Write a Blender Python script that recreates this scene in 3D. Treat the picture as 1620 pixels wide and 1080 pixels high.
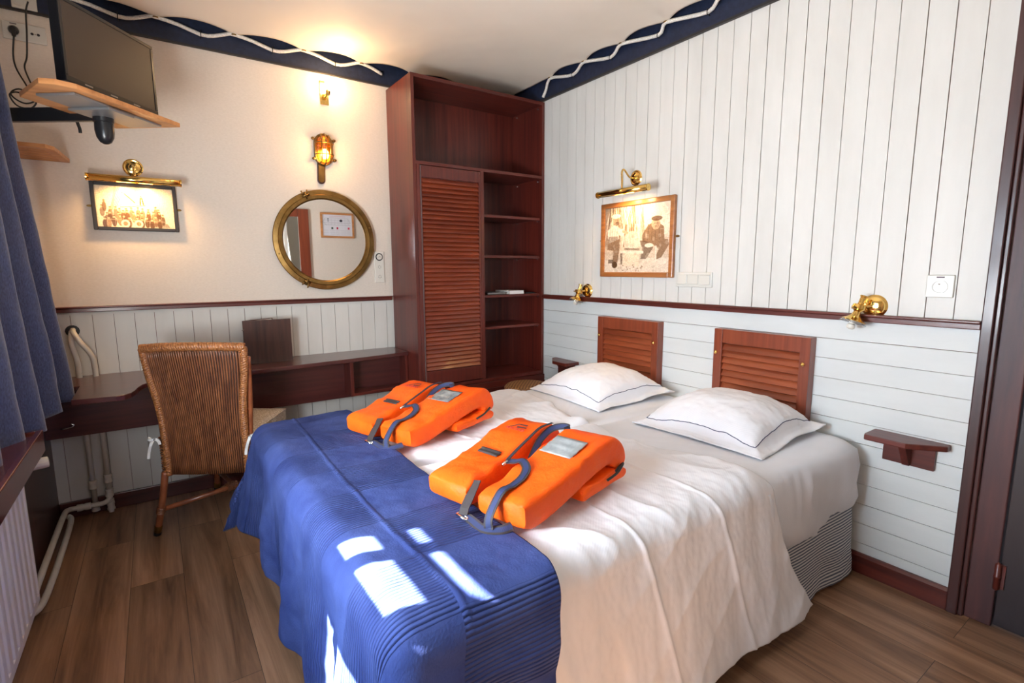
import bpy, bmesh, math, random
import numpy as np
from mathutils import Vector, Matrix, noise
for o in list(bpy.data.objects): bpy.data.objects.remove(o, do_unlink=True)
S = bpy.context.scene
COL = S.collection
rnd = random.Random(7)
PI = math.pi

# ------------------------------------------------------------------ camera
F_PX = 809.45
cd = bpy.data.cameras.new('camera'); cam = bpy.data.objects.new('camera', cd); COL.objects.link(cam)
cd.sensor_width = 36.0; cd.sensor_fit = 'HORIZONTAL'; cd.lens = 36.0 * F_PX / 1620.0
cd.clip_start = 0.02
R_ = Vector((0.82117493, -0.57066378, -0.00381956)); U_ = Vector((0.08349055, 0.113515, 0.99002206)); B_ = -Vector((0.56453615, 0.81330019, -0.14086071))
cam.matrix_world = Matrix(((R_.x, U_.x, B_.x, 0), (R_.y, U_.y, B_.y, 0), (R_.z, U_.z, B_.z, 1.3), (0, 0, 0, 1)))
S.camera = cam
# ------------------------------------------------------------------ world, sun, daylight, exposure
w = bpy.data.worlds.new('world'); S.world = w; w.use_nodes = True
w.node_tree.nodes['Background'].inputs[0].default_value = (0.75, 0.85, 1.0, 1)
w.node_tree.nodes['Background'].inputs[1].default_value = 1.0
S.view_settings.view_transform = 'Standard'; S.view_settings.look = 'None'
S.view_settings.exposure = 0.6; S.view_settings.gamma = 1.0; S.view_settings.use_curve_mapping = False

def light(name, kind, loc, energy, color, direction=None, **kw):
    d = bpy.data.lights.new(name, kind); d.energy = energy; d.color = color
    for k, v in kw.items(): setattr(d, k, v)
    o = bpy.data.objects.new(name, d); COL.objects.link(o); o.location = loc
    if direction is not None: o.rotation_euler = Vector(direction).to_track_quat('-Z', 'Y').to_euler()
    return o
SUN_T = 1.0
light('sun', 'SUN', (-3, 2, 4), 105, (1.0, 0.96, 0.9), (1, -0.35, -SUN_T), angle=0.009)
light('daylight_window_bed', 'AREA', (-0.62, 1.08, 1.30), 66, (0.60, 0.80, 1.0), (1, 0.30, -0.02), shape='RECTANGLE', size=0.85, size_y=0.95)
light('ceiling_fill_uplight', 'AREA', (-0.61, 1.08, 1.20), 66, (0.96, 0.94, 0.90), (0.8, 0.35, 0.9), shape='RECTANGLE', size=0.8, size_y=0.9)  # added fill lamp outside the window, aimed up to brighten the ceiling
light('daylight_doorway', 'AREA', (0.75, -1.30, 1.75), 9, (1.0, 0.90, 0.80), (0.1, 1, 0.35), shape='RECTANGLE', size=1.0, size_y=1.6)

# ------------------------------------------------------------------ room constants
XB, YA, XC, YD = 2.403, 3.455, -0.51, -0.42
ZC = 2.62

# ------------------------------------------------------------------ materials
def newmat(name):
    m = bpy.data.materials.new(name); m.use_nodes = True
    nt = m.node_tree; b = nt.nodes['Principled BSDF']
    return m, nt, b
def mat(name, col, rough=0.5, metal=0.0, **kw):
    m, nt, b = newmat(name)
    b.inputs['Base Color'].default_value = (*col, 1); b.inputs['Roughness'].default_value = rough; b.inputs['Metallic'].default_value = metal
    for k, v in kw.items(): b.inputs[k].default_value = v
    return m
def N(nt, t, **kw):
    n = nt.nodes.new(t)
    for k, v in kw.items():
        if k in n.inputs: n.inputs[k].default_value = v
        else: setattr(n, k, v)
    return n
def coords(nt, scale, kind='Object', rot=(0, 0, 0)):
    tc = N(nt, 'ShaderNodeTexCoord'); mp = N(nt, 'ShaderNodeMapping')
    mp.inputs['Scale'].default_value = scale; mp.inputs['Rotation'].default_value = rot
    nt.links.new(tc.outputs[kind], mp.inputs[0]); return mp.outputs[0]
def ramp(nt, src, stops):
    r = N(nt, 'ShaderNodeValToRGB'); e = r.color_ramp.elements
    while len(e) < len(stops): e.new(0.5)
    for i, (p, c) in enumerate(stops): e[i].position = p; e[i].color = (*c, 1)
    nt.links.new(src, r.inputs[0]); return r.outputs[0]
def bump(nt, b, src, strength, dist):
    bp = N(nt, 'ShaderNodeBump'); bp.inputs['Strength'].default_value = strength; bp.inputs['Distance'].default_value = dist
    nt.links.new(src, bp.inputs['Height']); nt.links.new(bp.outputs[0], b.inputs['Normal'])
def noisy(name, c1, c2, scale=(1, 1, 1), nscale=5.0, rough=0.5, detail=6, bstr=0.0, bdist=0.002, lo=0.35, hi=0.65, coat=0.0, metal=0.0, sheen=0.0, kind='Object'):
    m, nt, b = newmat(name)
    v = coords(nt, scale, kind); n = N(nt, 'ShaderNodeTexNoise', Scale=nscale, Detail=detail, Roughness=0.6)
    nt.links.new(v, n.inputs['Vector'])
    nt.links.new(ramp(nt, n.outputs[0], [(lo, c1), (hi, c2)]), b.inputs['Base Color'])
    b.inputs['Roughness'].default_value = rough; b.inputs['Coat Weight'].default_value = coat; b.inputs['Coat Roughness'].default_value = 0.12
    b.inputs['Metallic'].default_value = metal; b.inputs['Sheen Weight'].default_value = sheen
    if bstr: bump(nt, b, n.outputs[0], bstr, bdist)
    return m
def wood(name, dark, light_, axis='z', rough=0.38, coat=0.15, fine=38.0, long=1.6):
    sc = {'x': (long, fine, fine), 'y': (fine, long, fine), 'z': (fine, fine, long)}[axis]
    return noisy(name, dark, light_, sc, 1.0, rough, 8, 0.15, 0.001, 0.3, 0.7, coat)
MAH_D, MAH_L = (0.048, 0.006, 0.0045), (0.135, 0.021, 0.012)
m_mah_z = wood('mahogany_upright', MAH_D, MAH_L, 'z')
m_mah_x = wood('mahogany_lengthwise', MAH_D, MAH_L, 'x')
m_mah_y = wood('mahogany_depthwise', MAH_D, MAH_L, 'y')
m_slat = wood('mahogany_slats', (0.095, 0.013, 0.006), (0.27, 0.048, 0.016), 'x', 0.32, 0.35, 22, 2.5)
m_slat_y = wood('teak_slats', (0.17, 0.030, 0.011), (0.36, 0.080, 0.028), 'y', 0.32, 0.35, 22, 2.5)
m_teak_z = wood('teak_upright', (0.15, 0.028, 0.011), (0.27, 0.058, 0.022), 'z', 0.34, 0.3)
m_dark_z = wood('dark_plum_wood', (0.028, 0.007, 0.007), (0.060, 0.015, 0.013), 'z', 0.4, 0.2)
m_dark_x = wood('dark_plum_wood_lengthwise', (0.045, 0.010, 0.010), (0.095, 0.022, 0.019), 'x', 0.28, 0.5)
m_oak_x = wood('oiled_oak_board', (0.34, 0.13, 0.04), (0.62, 0.28, 0.10), 'x', 0.45, 0.1, 30, 3)
m_oakpic = wood('honey_brown_moulding', (0.22, 0.07, 0.015), (0.42, 0.16, 0.045), 'y', 0.3, 0.5)
m_door = noisy('dark_stained_door', (0.014, 0.010, 0.013), (0.030, 0.019, 0.021), (9, 9, 0.6), 1.0, 0.42, 8, 0.1, 0.001)
m_jamb = noisy('worn_plum_jamb', (0.035, 0.015, 0.018), (0.085, 0.028, 0.026), (12, 12, 1.5), 1.0, 0.5, 8, 0.2, 0.001)
m_board = noisy('white_painted_boards', (0.60, 0.585, 0.545), (0.66, 0.645, 0.605), (3, 3, 0.7), 2.0, 0.5, 6, 0.1, 0.0008)
m_board_h = noisy('white_boards_low_cool_lit', (0.585, 0.60, 0.585), (0.645, 0.66, 0.645), (3, 0.7, 3), 2.0, 0.5, 6, 0.1, 0.0008)  # cool cast of the daylight put into the lower boards' white
m_board_l = noisy('cream_painted_boards', (0.585, 0.56, 0.51), (0.65, 0.625, 0.575), (3, 3, 0.7), 2.0, 0.5, 6, 0.1, 0.0008)
m_groove = mat('groove_brown_wood', (0.14, 0.055, 0.035), 0.8)  # reddish-brown backing that shows between the boards
m_paper = noisy('linen_wallpaper', (0.63, 0.555, 0.47), (0.72, 0.64, 0.555), (70, 70, 160), 1.0, 0.75, 4, 0.35, 0.0008, 0.2, 0.8)
m_sail = noisy('sailcloth_ceiling', (0.69, 0.60, 0.50), (0.73, 0.64, 0.54), (1, 1, 1), 1.3, 0.7, 4, 0.15, 0.01)
m_navy = noisy('navy_band', (0.005, 0.010, 0.030), (0.010, 0.018, 0.050), (40, 40, 40), 1.0, 0.6, 4, 0.2, 0.0006)
m_black = mat('dark_wood_black', (0.018, 0.014, 0.014), 0.45)
m_brass = mat('polished_brass', (0.83, 0.55, 0.17), 0.14, 1.0)
m_agedbrass = noisy('aged_brass', (0.17, 0.095, 0.025), (0.30, 0.175, 0.055), (12, 12, 12), 1.0, 0.34, 5, 0.1, 0.001, metal=0.92)
m_white = mat('white_plastic', (0.70, 0.66, 0.58), 0.35)
m_whiteb = mat('white_switch', (0.62, 0.60, 0.545), 0.3)
m_hole = mat('socket_hole', (0.015, 0.012, 0.012), 0.5)
m_radi = mat('white_enamel', (0.68, 0.64, 0.62), 0.28)
m_pipe = noisy('painted_pipe', (0.55, 0.50, 0.44), (0.66, 0.61, 0.54), (8, 8, 8), 1.0, 0.4)
m_blackp = mat('black_plastic', (0.012, 0.012, 0.013), 0.28)
m_cable = mat('black_cable', (0.01, 0.01, 0.01), 0.45)
m_greym = mat('grey_metal', (0.27, 0.27, 0.27), 0.45, 0.6)
m_screen = mat('tv_screen', (0.040, 0.028, 0.022), 0.42, 0.0, **{'Specular IOR Level': 0.42})
m_mirror = mat('mirror_glass', (0.90, 0.90, 0.88), 0.01, 1.0)
m_rope = noisy('white_rope', (0.58, 0.54, 0.48), (0.78, 0.74, 0.68), (150, 150, 150), 1.0, 0.8, 2, 0.4, 0.001)
m_orange_pipe = mat('seam_thread', (0.7, 0.68, 0.6), 0.7)

def emis(name, col, strength):
    m, nt, b = newmat(name)
    b.inputs['Base Color'].default_value = (*col, 1); b.inputs['Emission Color'].default_value = (*col, 1); b.inputs['Emission Strength'].default_value = strength
    return m
m_bulb = emis('lit_bulb', (1.0, 0.62, 0.25), 30)
m_bulb_hot = emis('lit_bulb_hot', (1.0, 0.72, 0.40), 60)


def glass_mat(name, tint=(1, 1, 1), gloss=0.08, rough=0.02):
    m = bpy.data.materials.new(name); m.use_nodes = True; nt = m.node_tree; nt.nodes.clear()
    out = N(nt, 'ShaderNodeOutputMaterial'); mx = N(nt, 'ShaderNodeMixShader'); tr = N(nt, 'ShaderNodeBsdfTransparent'); gl = N(nt, 'ShaderNodeBsdfGlossy')
    tr.inputs[0].default_value = (*tint, 1); gl.inputs['Roughness'].default_value = rough; mx.inputs[0].default_value = gloss
    nt.links.new(tr.outputs[0], mx.inputs[1]); nt.links.new(gl.outputs[0], mx.inputs[2]); nt.links.new(mx.outputs[0], out.inputs[0]); return m
m_glass = glass_mat('window_glass')
m_bulbglass = glass_mat('amber_ribbed_glass', (1.0, 0.66, 0.22), 0.12, 0.15)
m_shadeglass = glass_mat('frosted_shade_glass', (0.85, 0.88, 0.93), 0.35, 0.25)

def linen_mat(name, c, weave=1.0, sx=900):
    m, nt, b = newmat(name)
    v = coords(nt, (1, 1, 1), 'UV'); n = N(nt, 'ShaderNodeTexNoise', Scale=6.0, Detail=4); nt.links.new(v, n.inputs['Vector'])
    c2 = tuple(x * 0.95 for x in c)
    nt.links.new(ramp(nt, n.outputs[0], [(0.3, c2), (0.7, c)]), b.inputs['Base Color'])
    wv = N(nt, 'ShaderNodeTexWave', Scale=weave); wv.bands_direction = 'DIAGONAL'; nt.links.new(v, wv.inputs['Vector'])
    bump(nt, b, wv.outputs['Fac'], 0.12, 0.0008)
    b.inputs['Roughness'].default_value = 0.75; b.inputs['Sheen Weight'].default_value = 0.15
    return m
m_linen = linen_mat('white_cotton', (0.79, 0.79, 0.82), 60)
m_sheet = linen_mat('white_sheet', (0.75, 0.77, 0.82), 80)

def blanket_mat():
    m, nt, b = newmat('blue_quilted_cotton')
    tc = N(nt, 'ShaderNodeTexCoord'); sp = N(nt, 'ShaderNodeSeparateXYZ'); nt.links.new(tc.outputs['UV'], sp.inputs[0])
    def math_(op, a, bb=None, c=None):
        n = N(nt, 'ShaderNodeMath'); n.operation = op
        for i, x in enumerate((a, bb, c)):
            if x is None: continue
            if isinstance(x, (int, float)): n.inputs[i].default_value = x
            else: nt.links.new(x, n.inputs[i])
        return n.outputs[0]
    a, bb = sp.outputs[0], sp.outputs[1]
    side = math_('GREATER_THAN', a, 0.245)                       # left or right of the long seam
    sh = math_('ADD', bb, math_('MULTIPLY', side, 0.21))
    ph = math_('FRACT', math_('DIVIDE', sh, 0.42))
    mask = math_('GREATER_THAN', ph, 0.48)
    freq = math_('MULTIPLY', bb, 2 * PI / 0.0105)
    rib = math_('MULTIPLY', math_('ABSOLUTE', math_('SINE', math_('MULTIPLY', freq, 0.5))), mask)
    nz = N(nt, 'ShaderNodeTexNoise', Scale=7.0, Detail=7.0); nt.links.new(tc.outputs['UV'], nz.inputs['Vector'])
    nz2 = N(nt, 'ShaderNodeTexNoise', Scale=160.0, Detail=3.0); nt.links.new(tc.outputs['UV'], nz2.inputs['Vector'])
    colr = ramp(nt, nz.outputs[0], [(0.3, (0.026, 0.042, 0.155)), (0.7, (0.058, 0.086, 0.250))])
    mx = N(nt, 'ShaderNodeMixRGB'); mx.blend_type = 'MULTIPLY'; mx.inputs[0].default_value = 1.0
    nt.links.new(colr, mx.inputs[1])
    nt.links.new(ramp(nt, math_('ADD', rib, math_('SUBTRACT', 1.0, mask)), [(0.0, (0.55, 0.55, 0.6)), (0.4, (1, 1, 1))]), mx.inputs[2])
    nt.links.new(mx.outputs[0], b.inputs['Base Color'])
    h = math_('ADD', rib, math_('MULTIPLY', nz2.outputs[0], 0.3))
    bump(nt, b, h, 0.9, 0.0045)
    b.inputs['Roughness'].default_value = 0.9; b.inputs['Specular IOR Level'].default_value = 0.15
    return m
m_blanket = blanket_mat()
m_hemb = mat('brown_blanket_binding', (0.10, 0.075, 0.07), 0.8)

def stripes_mat():
    m, nt, b = newmat('blue_white_ticking')
    v = coords(nt, (1, 1, 1), 'UV'); sp = N(nt, 'ShaderNodeSeparateXYZ'); nt.links.new(v, sp.inputs[0])
    wv = N(nt, 'ShaderNodeTexWave', Scale=26.0, Distortion=0.15); wv.bands_direction = 'Y'; nt.links.new(v, wv.inputs['Vector'])
    nt.links.new(ramp(nt, wv.outputs['Fac'], [(0.42, (0.10, 0.12, 0.17)), (0.58, (0.66, 0.66, 0.66))]), b.inputs['Base Color'])
    b.inputs['Roughness'].default_value = 0.8; return m
m_tick = stripes_mat()

def floor_mat():
    m, nt, b = newmat('wood_look_planks')
    v = coords(nt, (1, 1, 1), 'Object', (0, 0, PI / 2))
    br = N(nt, 'ShaderNodeTexBrick', **{'Scale': 1.0, 'Mortar Size': 0.0009, 'Mortar Smooth': 0.2, 'Brick Width': 1.25, 'Row Height': 0.185, 'Bias': 0.0})
    br.offset = 0.37; br.inputs['Color1'].default_value = (0, 0, 0, 1); br.inputs['Color2'].default_value = (1, 1, 1, 1); br.inputs['Mortar'].default_value = (0.5, 0.5, 0.5, 1)
    nt.links.new(v, br.inputs['Vector'])
    v2 = coords(nt, (16, 1.1, 1), 'Object'); n = N(nt, 'ShaderNodeTexNoise', Scale=1.0, Detail=9.0, Roughness=0.62, Distortion=0.6)
    # shift the grain from plank to plank
    ad = N(nt, 'ShaderNodeVectorMath'); ad.operation = 'MULTIPLY_ADD'; nt.links.new(br.outputs['Color'], ad.inputs[0]); ad.inputs[1].default_value = (7, 9, 5); nt.links.new(v2, ad.inputs[2])
    nt.links.new(ad.outputs[0], n.inputs['Vector'])
    grain = ramp(nt, n.outputs[0], [(0.28, (0.11, 0.052, 0.027)), (0.5, (0.30, 0.160, 0.088)), (0.74, (0.48, 0.28, 0.165))])
    v3 = coords(nt, (120, 3, 1), 'Object'); n3 = N(nt, 'ShaderNodeTexNoise', Scale=1.0, Detail=3.0); nt.links.new(v3, n3.inputs['Vector'])
    mx0 = N(nt, 'ShaderNodeMixRGB'); mx0.blend_type = 'MULTIPLY'; mx0.inputs[0].default_value = 0.35
    nt.links.new(grain, mx0.inputs[1]); nt.links.new(n3.outputs[0], mx0.inputs[2])
    mx = N(nt, 'ShaderNodeMixRGB'); mx.blend_type = 'MULTIPLY'; mx.inputs[0].default_value = 1.0
    nt.links.new(mx0.outputs[0], mx.inputs[1])
    nt.links.new(ramp(nt, br.outputs['Color'], [(0, (0.86, 0.84, 0.82)), (1, (1.15, 1.12, 1.10))]), mx.inputs[2])
    mx2 = N(nt, 'ShaderNodeMixRGB'); nt.links.new(br.outputs['Fac'], mx2.inputs[0]); nt.links.new(mx.outputs[0], mx2.inputs[1]); mx2.inputs[2].default_value = (0.03, 0.018, 0.012, 1)
    nt.links.new(mx2.outputs[0], b.inputs['Base Color'])
    b.inputs['Roughness'].default_value = 0.42; bump(nt, b, n.outputs[0], 0.12, 0.002)
    return m
m_floor = floor_mat()

def curtain_mat():
    m, nt, b = newmat('navy_wool_curtain')
    v = coords(nt, (260, 260, 90), 'Object'); n = N(nt, 'ShaderNodeTexNoise', Scale=1.0, Detail=4.0); nt.links.new(v, n.inputs['Vector'])
    nt.links.new(ramp(nt, n.outputs[0], [(0.3, (0.020, 0.030, 0.085)), (0.7, (0.060, 0.088, 0.21))]), b.inputs['Base Color'])
    b.inputs['Roughness'].default_value = 0.9; b.inputs['Sheen Weight'].default_value = 0.4; bump(nt, b, n.outputs[0], 0.4, 0.001); return m
m_curtain = curtain_mat()
m_orange = noisy('orange_nylon', (0.93, 0.090, 0.003), (0.98, 0.125, 0.006), (9, 9, 9), 1.0, 0.5, 6, 0.55, 0.016)
m_orange.node_tree.nodes['Principled BSDF'].inputs['Specular IOR Level'].default_value = 0.25
m_web = mat('navy_webbing', (0.022, 0.035, 0.11), 0.7)
m_webedge = mat('brown_webbing_edge', (0.035, 0.026, 0.026), 0.7)
m_reflex = noisy('silver_reflective_patch', (0.36, 0.40, 0.42), (0.50, 0.54, 0.55), (40, 40, 40), 1.0, 0.4, 4, metal=0.3)
m_reflex_d = noisy('dull_reflective_patch', (0.14, 0.155, 0.17), (0.40, 0.42, 0.42), (30, 30, 30), 1.0, 0.4, 4, metal=0.3)
m_inkd = mat('dark_ink', (0.05, 0.02, 0.035), 0.6)
m_inkr = mat('red_ink', (0.45, 0.02, 0.03), 0.6)
m_steel = mat('steel_clip', (0.75, 0.75, 0.75), 0.2, 1.0)
m_pipingn = mat('navy_piping', (0.02, 0.03, 0.09), 0.7)
m_cane = noisy('woven_cane', (0.13, 0.040, 0.016), (0.28, 0.098, 0.036), (30, 30, 8), 1.0, 0.42, 5, 0.5, 0.002, coat=0.2)
m_cane_d = noisy('dark_woven_cane', (0.030, 0.010, 0.006), (0.075, 0.026, 0.013), (60, 60, 90), 1.0, 0.5, 4, 0.5, 0.002)
m_braid = noisy('braided_rattan', (0.22, 0.070, 0.020), (0.46, 0.18, 0.055), (110, 110, 110), 1.0, 0.4, 3, 0.9, 0.004, coat=0.3)
m_rattan = noisy('rattan_pole', (0.17, 0.045, 0.018), (0.32, 0.095, 0.035), (14, 14, 14), 1.0, 0.3, 5, 0.1, 0.001, coat=0.4)
m_cush = noisy('beige_boucle', (0.26, 0.19, 0.13), (0.62, 0.52, 0.42), (150, 150, 150), 1.0, 0.9, 3, 0.5, 0.002)
m_ribbon = mat('white_ribbon', (0.75, 0.74, 0.72), 0.7)
m_sillr = noisy('varnished_red_sill', (0.085, 0.014, 0.010), (0.15, 0.028, 0.018), (3, 40, 3), 1.0, 0.22, 6, 0.15, 0.002, coat=0.5)
m_binder = wood('walnut_laminate_cover', (0.030, 0.011, 0.007), (0.080, 0.030, 0.019), 'z', 0.45, 0.1, 55, 3)

# ------------------------------------------------------------------ mesh builder
ORG = {}
class MB:
    def __init__(s): s.v = []; s.f = []; s.uv = None; s.mi = []; s.cur = 0
    def add(s, vs, fs):
        b = len(s.v); s.v += [tuple(p) for p in vs]; s.f += [tuple(i + b for i in f) for f in fs]; s.mi += [s.cur] * len(fs); return s
    def box(s, x0, x1, y0, y1, z0, z1, M=None):
        vs = [Vector((x, y, z)) for z in (z0, z1) for y in (y0, y1) for x in (x0, x1)]
        if M is not None: vs = [M @ p for p in vs]
        return s.add(vs, [(0, 2, 3, 1), (4, 5, 7, 6), (0, 1, 5, 4), (2, 6, 7, 3), (0, 4, 6, 2), (1, 3, 7, 5)])
    def prism(s, poly, axis, d0, d1):
        def P(p, d): return {'x': (d, p[0], p[1]), 'y': (p[0], d, p[1]), 'z': (p[0], p[1], d)}[axis]
        n = len(poly); vs = [P(p, d0) for p in poly] + [P(p, d1) for p in poly]
        return s.add(vs, [tuple(range(n))[::-1], tuple(range(n, 2 * n))] + [(i, (i + 1) % n, n + (i + 1) % n, n + i) for i in range(n)])
    def tube(s, pts, r, n=10, cap=True, flat=None):
        pts = [Vector(p) for p in pts]; m = len(pts)
        rs = r if isinstance(r, (list, tuple)) else [r] * m
        up = Vector((0, 0, 1)); vs = []; prev = None
        for i, p in enumerate(pts):
            t = (pts[min(i + 1, m - 1)] - pts[max(i - 1, 0)]).normalized()
            if prev is None:
                a = t.cross(up)
                if a.length < 1e-3: a = t.cross(Vector((1, 0, 0)))
            else: a = prev - t * prev.dot(t)
            a.normalize(); prev = a; b = t.cross(a)
            for k in range(n):
                an = 2 * PI * k / n
                vs.append(p + (a * math.cos(an) + b * math.sin(an) * (flat or 1)) * rs[i])
        fs = [(i * n + k, i * n + (k + 1) % n, (i + 1) * n + (k + 1) % n, (i + 1) * n + k) for i in range(m - 1) for k in range(n)]
        if cap: fs += [tuple(range(n))[::-1], tuple(range((m - 1) * n, m * n))]
        return s.add(vs, fs)
    def lathe(s, prof, M=None, n=24, close=False):
        # prof: (radius, height) about local z
        vs = []; 
        for (r, h) in prof:
            for k in range(n):
                a = 2 * PI * k / n; p = Vector((r * math.cos(a), r * math.sin(a), h)); vs.append(M @ p if M is not None else p)
        m = len(prof)
        fs = [(i * n + k, i * n + (k + 1) % n, (i + 1) * n + (k + 1) % n, (i + 1) * n + k) for i in range(m - 1) for k in range(n)]
        if not close:
            if prof[0][0] > 1e-6: fs.append(tuple(range(n))[::-1])
            if prof[-1][0] > 1e-6: fs.append(tuple(range((m - 1) * n, m * n)))
        else: fs += [((m - 1) * n + k, (m - 1) * n + (k + 1) % n, (k + 1) % n, k) for k in range(n)]
        return s.add(vs, fs)
    def ribbon(s, pts, side, width, th=0.0015):
        # flat strap along pts; side = width direction(s)
        pts = [Vector(p) for p in pts]; m = len(pts); vs = []
        for i, p in enumerate(pts):
            t = (pts[min(i + 1, m - 1)] - pts[max(i - 1, 0)]).normalized()
            sd = Vector(side[i] if isinstance(side[0], (list, tuple, Vector)) else side); sd = (sd - t * sd.dot(t)).normalized(); nn = t.cross(sd)
            for a, b in ((-1, -1), (1, -1), (1, 1), (-1, 1)): vs.append(p + sd * a * width / 2 + nn * b * th)
        fs = [(i * 4 + k, i * 4 + (k + 1) % 4, (i + 1) * 4 + (k + 1) % 4, (i + 1) * 4 + k) for i in range(m - 1) for k in range(4)]
        fs += [(3, 2, 1, 0), tuple(range((m - 1) * 4, m * 4))]
        return s.add(vs, fs)
    def grid(s, P, nu, nv, closeu=False):
        # P: array [nu][nv][3]
        b = [tuple(P[i][j]) for i in range(nu) for j in range(nv)]
        fs = [(i * nv + j, ((i + 1) % nu) * nv + j, ((i + 1) % nu) * nv + j + 1, i * nv + j + 1) for i in range(nu if closeu else nu - 1) for j in range(nv - 1)]
        return s.add(b, fs)
    def build(s, name, mats, parent=None, smooth=False, bevel=0.0, local=False, auto=None):
        me = bpy.data.meshes.new(name)
        off = Vector((0, 0, 0)) if (local or parent is None) else ORG[parent.name]
        me.from_pydata([tuple(Vector(p) - off) for p in s.v], [], s.f)
        mats = mats if isinstance(mats, (list, tuple)) else [mats]
        for m in mats: me.materials.append(m)
        if len(mats) > 1: me.polygons.foreach_set('material_index', s.mi)
        bm = bmesh.new(); bm.from_mesh(me); bmesh.ops.recalc_face_normals(bm, faces=bm.faces); bm.to_mesh(me); bm.free()
        if smooth:
            me.polygons.foreach_set('use_smooth', [True] * len(me.polygons))
            if auto: me.set_sharp_from_angle(angle=math.radians(auto))
        me.update()
        o = bpy.data.objects.new(name, me); COL.objects.link(o)
        if parent is not None: o.parent = parent
        ORG[o.name] = off.copy()
        if bevel:
            md = o.modifiers.new('bevel', 'BEVEL'); md.width = bevel; md.segments = 2; md.limit_method = 'ANGLE'; md.angle_limit = math.radians(40)
        return o
def thing(name, label, cat, loc=(0, 0, 0), rz=0.0, group=None):
    o = bpy.data.objects.new(name, None); COL.objects.link(o); o.location = loc; o.rotation_euler = (0, 0, rz); o.empty_display_size = 0.05
    ORG[o.name] = Vector(loc); o['label'] = label; o['category'] = cat
    if group: o['group'] = group
    return o
def tag(o, label, cat, group=None):
    o['label'] = label; o['category'] = cat
    if group: o['group'] = group
    return o
def struct(o): o['kind'] = 'structure'; return o
def axisM(p, d, up=None):
    q = Vector(d).normalized().to_track_quat('Z', 'Y'); return Matrix.Translation(Vector(p)) @ q.to_matrix().to_4x4()
def smoothpath(pts, n=6):
    pts = [Vector(p) for p in pts]; out = []
    for i in range(len(pts) - 1):
        p0, p1, p2, p3 = pts[max(i - 1, 0)], pts[i], pts[i + 1], pts[min(i + 2, len(pts) - 1)]
        for k in range(n):
            t = k / n
            out.append(0.5 * ((2 * p1) + (p2 - p0) * t + (2 * p0 - 5 * p1 + 4 * p2 - p3) * t * t + (3 * p1 - p0 - 3 * p2 + p3) * t ** 3))
    out.append(pts[-1]); return out
def fbm(x, y, z=0.0, o=4): return noise.fractal(Vector((x, y, z)), 0.6, 2.0, o)
def ridge(x, y, z=0.0):
    n = 1 - abs(noise.noise(Vector((x, y, z)))) * 2.2
    return max(0.0, n) ** 3
def sstep(a, b, x):
    t = min(1, max(0, (x - a) / (b - a))); return t * t * (3 - 2 * t)

# ================================================================== SETTING
b = MB(); b.box(XC - 0.2, XB + 0.3, YD - 1.6, YA + 0.2, -0.05, 0.0); struct(b.build('floor', m_floor))
b = MB(); b.box(XC - 0.2, XB + 0.3, YD - 1.6, YA + 0.2, 2.72, 2.80); struct(b.build('ceiling', m_black))
# wall with the mirror
b = MB()
b.box(XC - 0.2, XB, YA, YA + 0.1, 1.07, 2.72)
b.cur = 1; b.box(XC - 0.2, XB, YA + 0.006, YA + 0.1, 0, 1.07)
b.cur = 2
x = -0.10 - 0.09 * 5
k = 0
while x < 1.40:
    g = 0.0013 + 0.0006 * rnd.random(); b.box(max(x + g, XC), x + 0.09 - g, YA - 0.001 * rnd.random(), YA + 0.05, 0.08, 1.085); x += 0.0893
struct(b.build('wall_back', [m_paper, m_groove, m_board_l]))
# headboard wall
b = MB(); b.box(XB + 0.007, XB + 0.1, 0.44, YA + 0.1, 0, 2.72)
b.cur = 1
y = 0.614 - 0.0867 * 2 + 0.0002
while y < YA:
    g = 0.0010 + 0.0008 * rnd.random(); b.box(XB - 0.0012 * rnd.random(), XB + 0.05, max(y + g, 0.47), min(y + 0.0867 - g, YA), 1.09, 2.60); y += 0.0867
b.cur = 2
z = 0.993 - 0.0867 * 11
while z < 1.10:
    g = 0.0010 + 0.0006 * rnd.random(); b.box(XB - 0.0012 * rnd.random(), XB + 0.05, 0.47, YA, z + g, min(z + 0.0867 - g, 1.10)); z += 0.0867
struct(b.build('wall_right', [m_groove, m_board, m_board_h]))
# window wall, with two openings
W1 = (0.62, 1.55, 0.77, 1.72)
b = MB()
ys = [0, 0, YD - 0.1, W1[0], W1[1], YA + 0.1]
b.box(XC - 0.06, XC, ys[2], ys[3], 0, 2.72); b.box(XC - 0.06, XC, ys[4], 2.9, 0, 2.72)
b.box(XC - 0.06, XC, ys[3], ys[4], 0, W1[2]); b.box(XC - 0.06, XC, ys[3], ys[4], W1[3], 2.72)
b.box(XC - 0.06, XC, 2.9, YA + 0.1, 1.1, 2.72)
b.cur = 1; b.box(XC - 0.06, XC + 0.001, 2.9, YA + 0.1, 0, 1.1); b.box(XC, XC + 0.004, 2.36, 2.9, 0, 0.69)
struct(b.build('wall_left', [m_paper, m_dark_z]))
# wall behind the camera, with the door opening the mirror shows
b = MB()
b.box(1.385, XB + 0.1, YD - 0.06, YD, 0, 2.72); b.box(XC - 0.1, 0.40, YD - 0.06, YD, 0, 2.72); b.box(0.40, 1.385, YD - 0.06, YD, 2.06, 2.72)
struct(b.build('wall_front', m_paper))
b = MB(); b.box(1.275, 1.405, YD, YD + 0.03, 0, 2.08); b.box(0.30, 1.275, YD, YD + 0.03, 1.98, 2.08); b.box(0.30, 0.40, YD, YD + 0.03, 0, 1.98)
struct(b.build('trim_1', m_teak_z, bevel=0.004))
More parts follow.
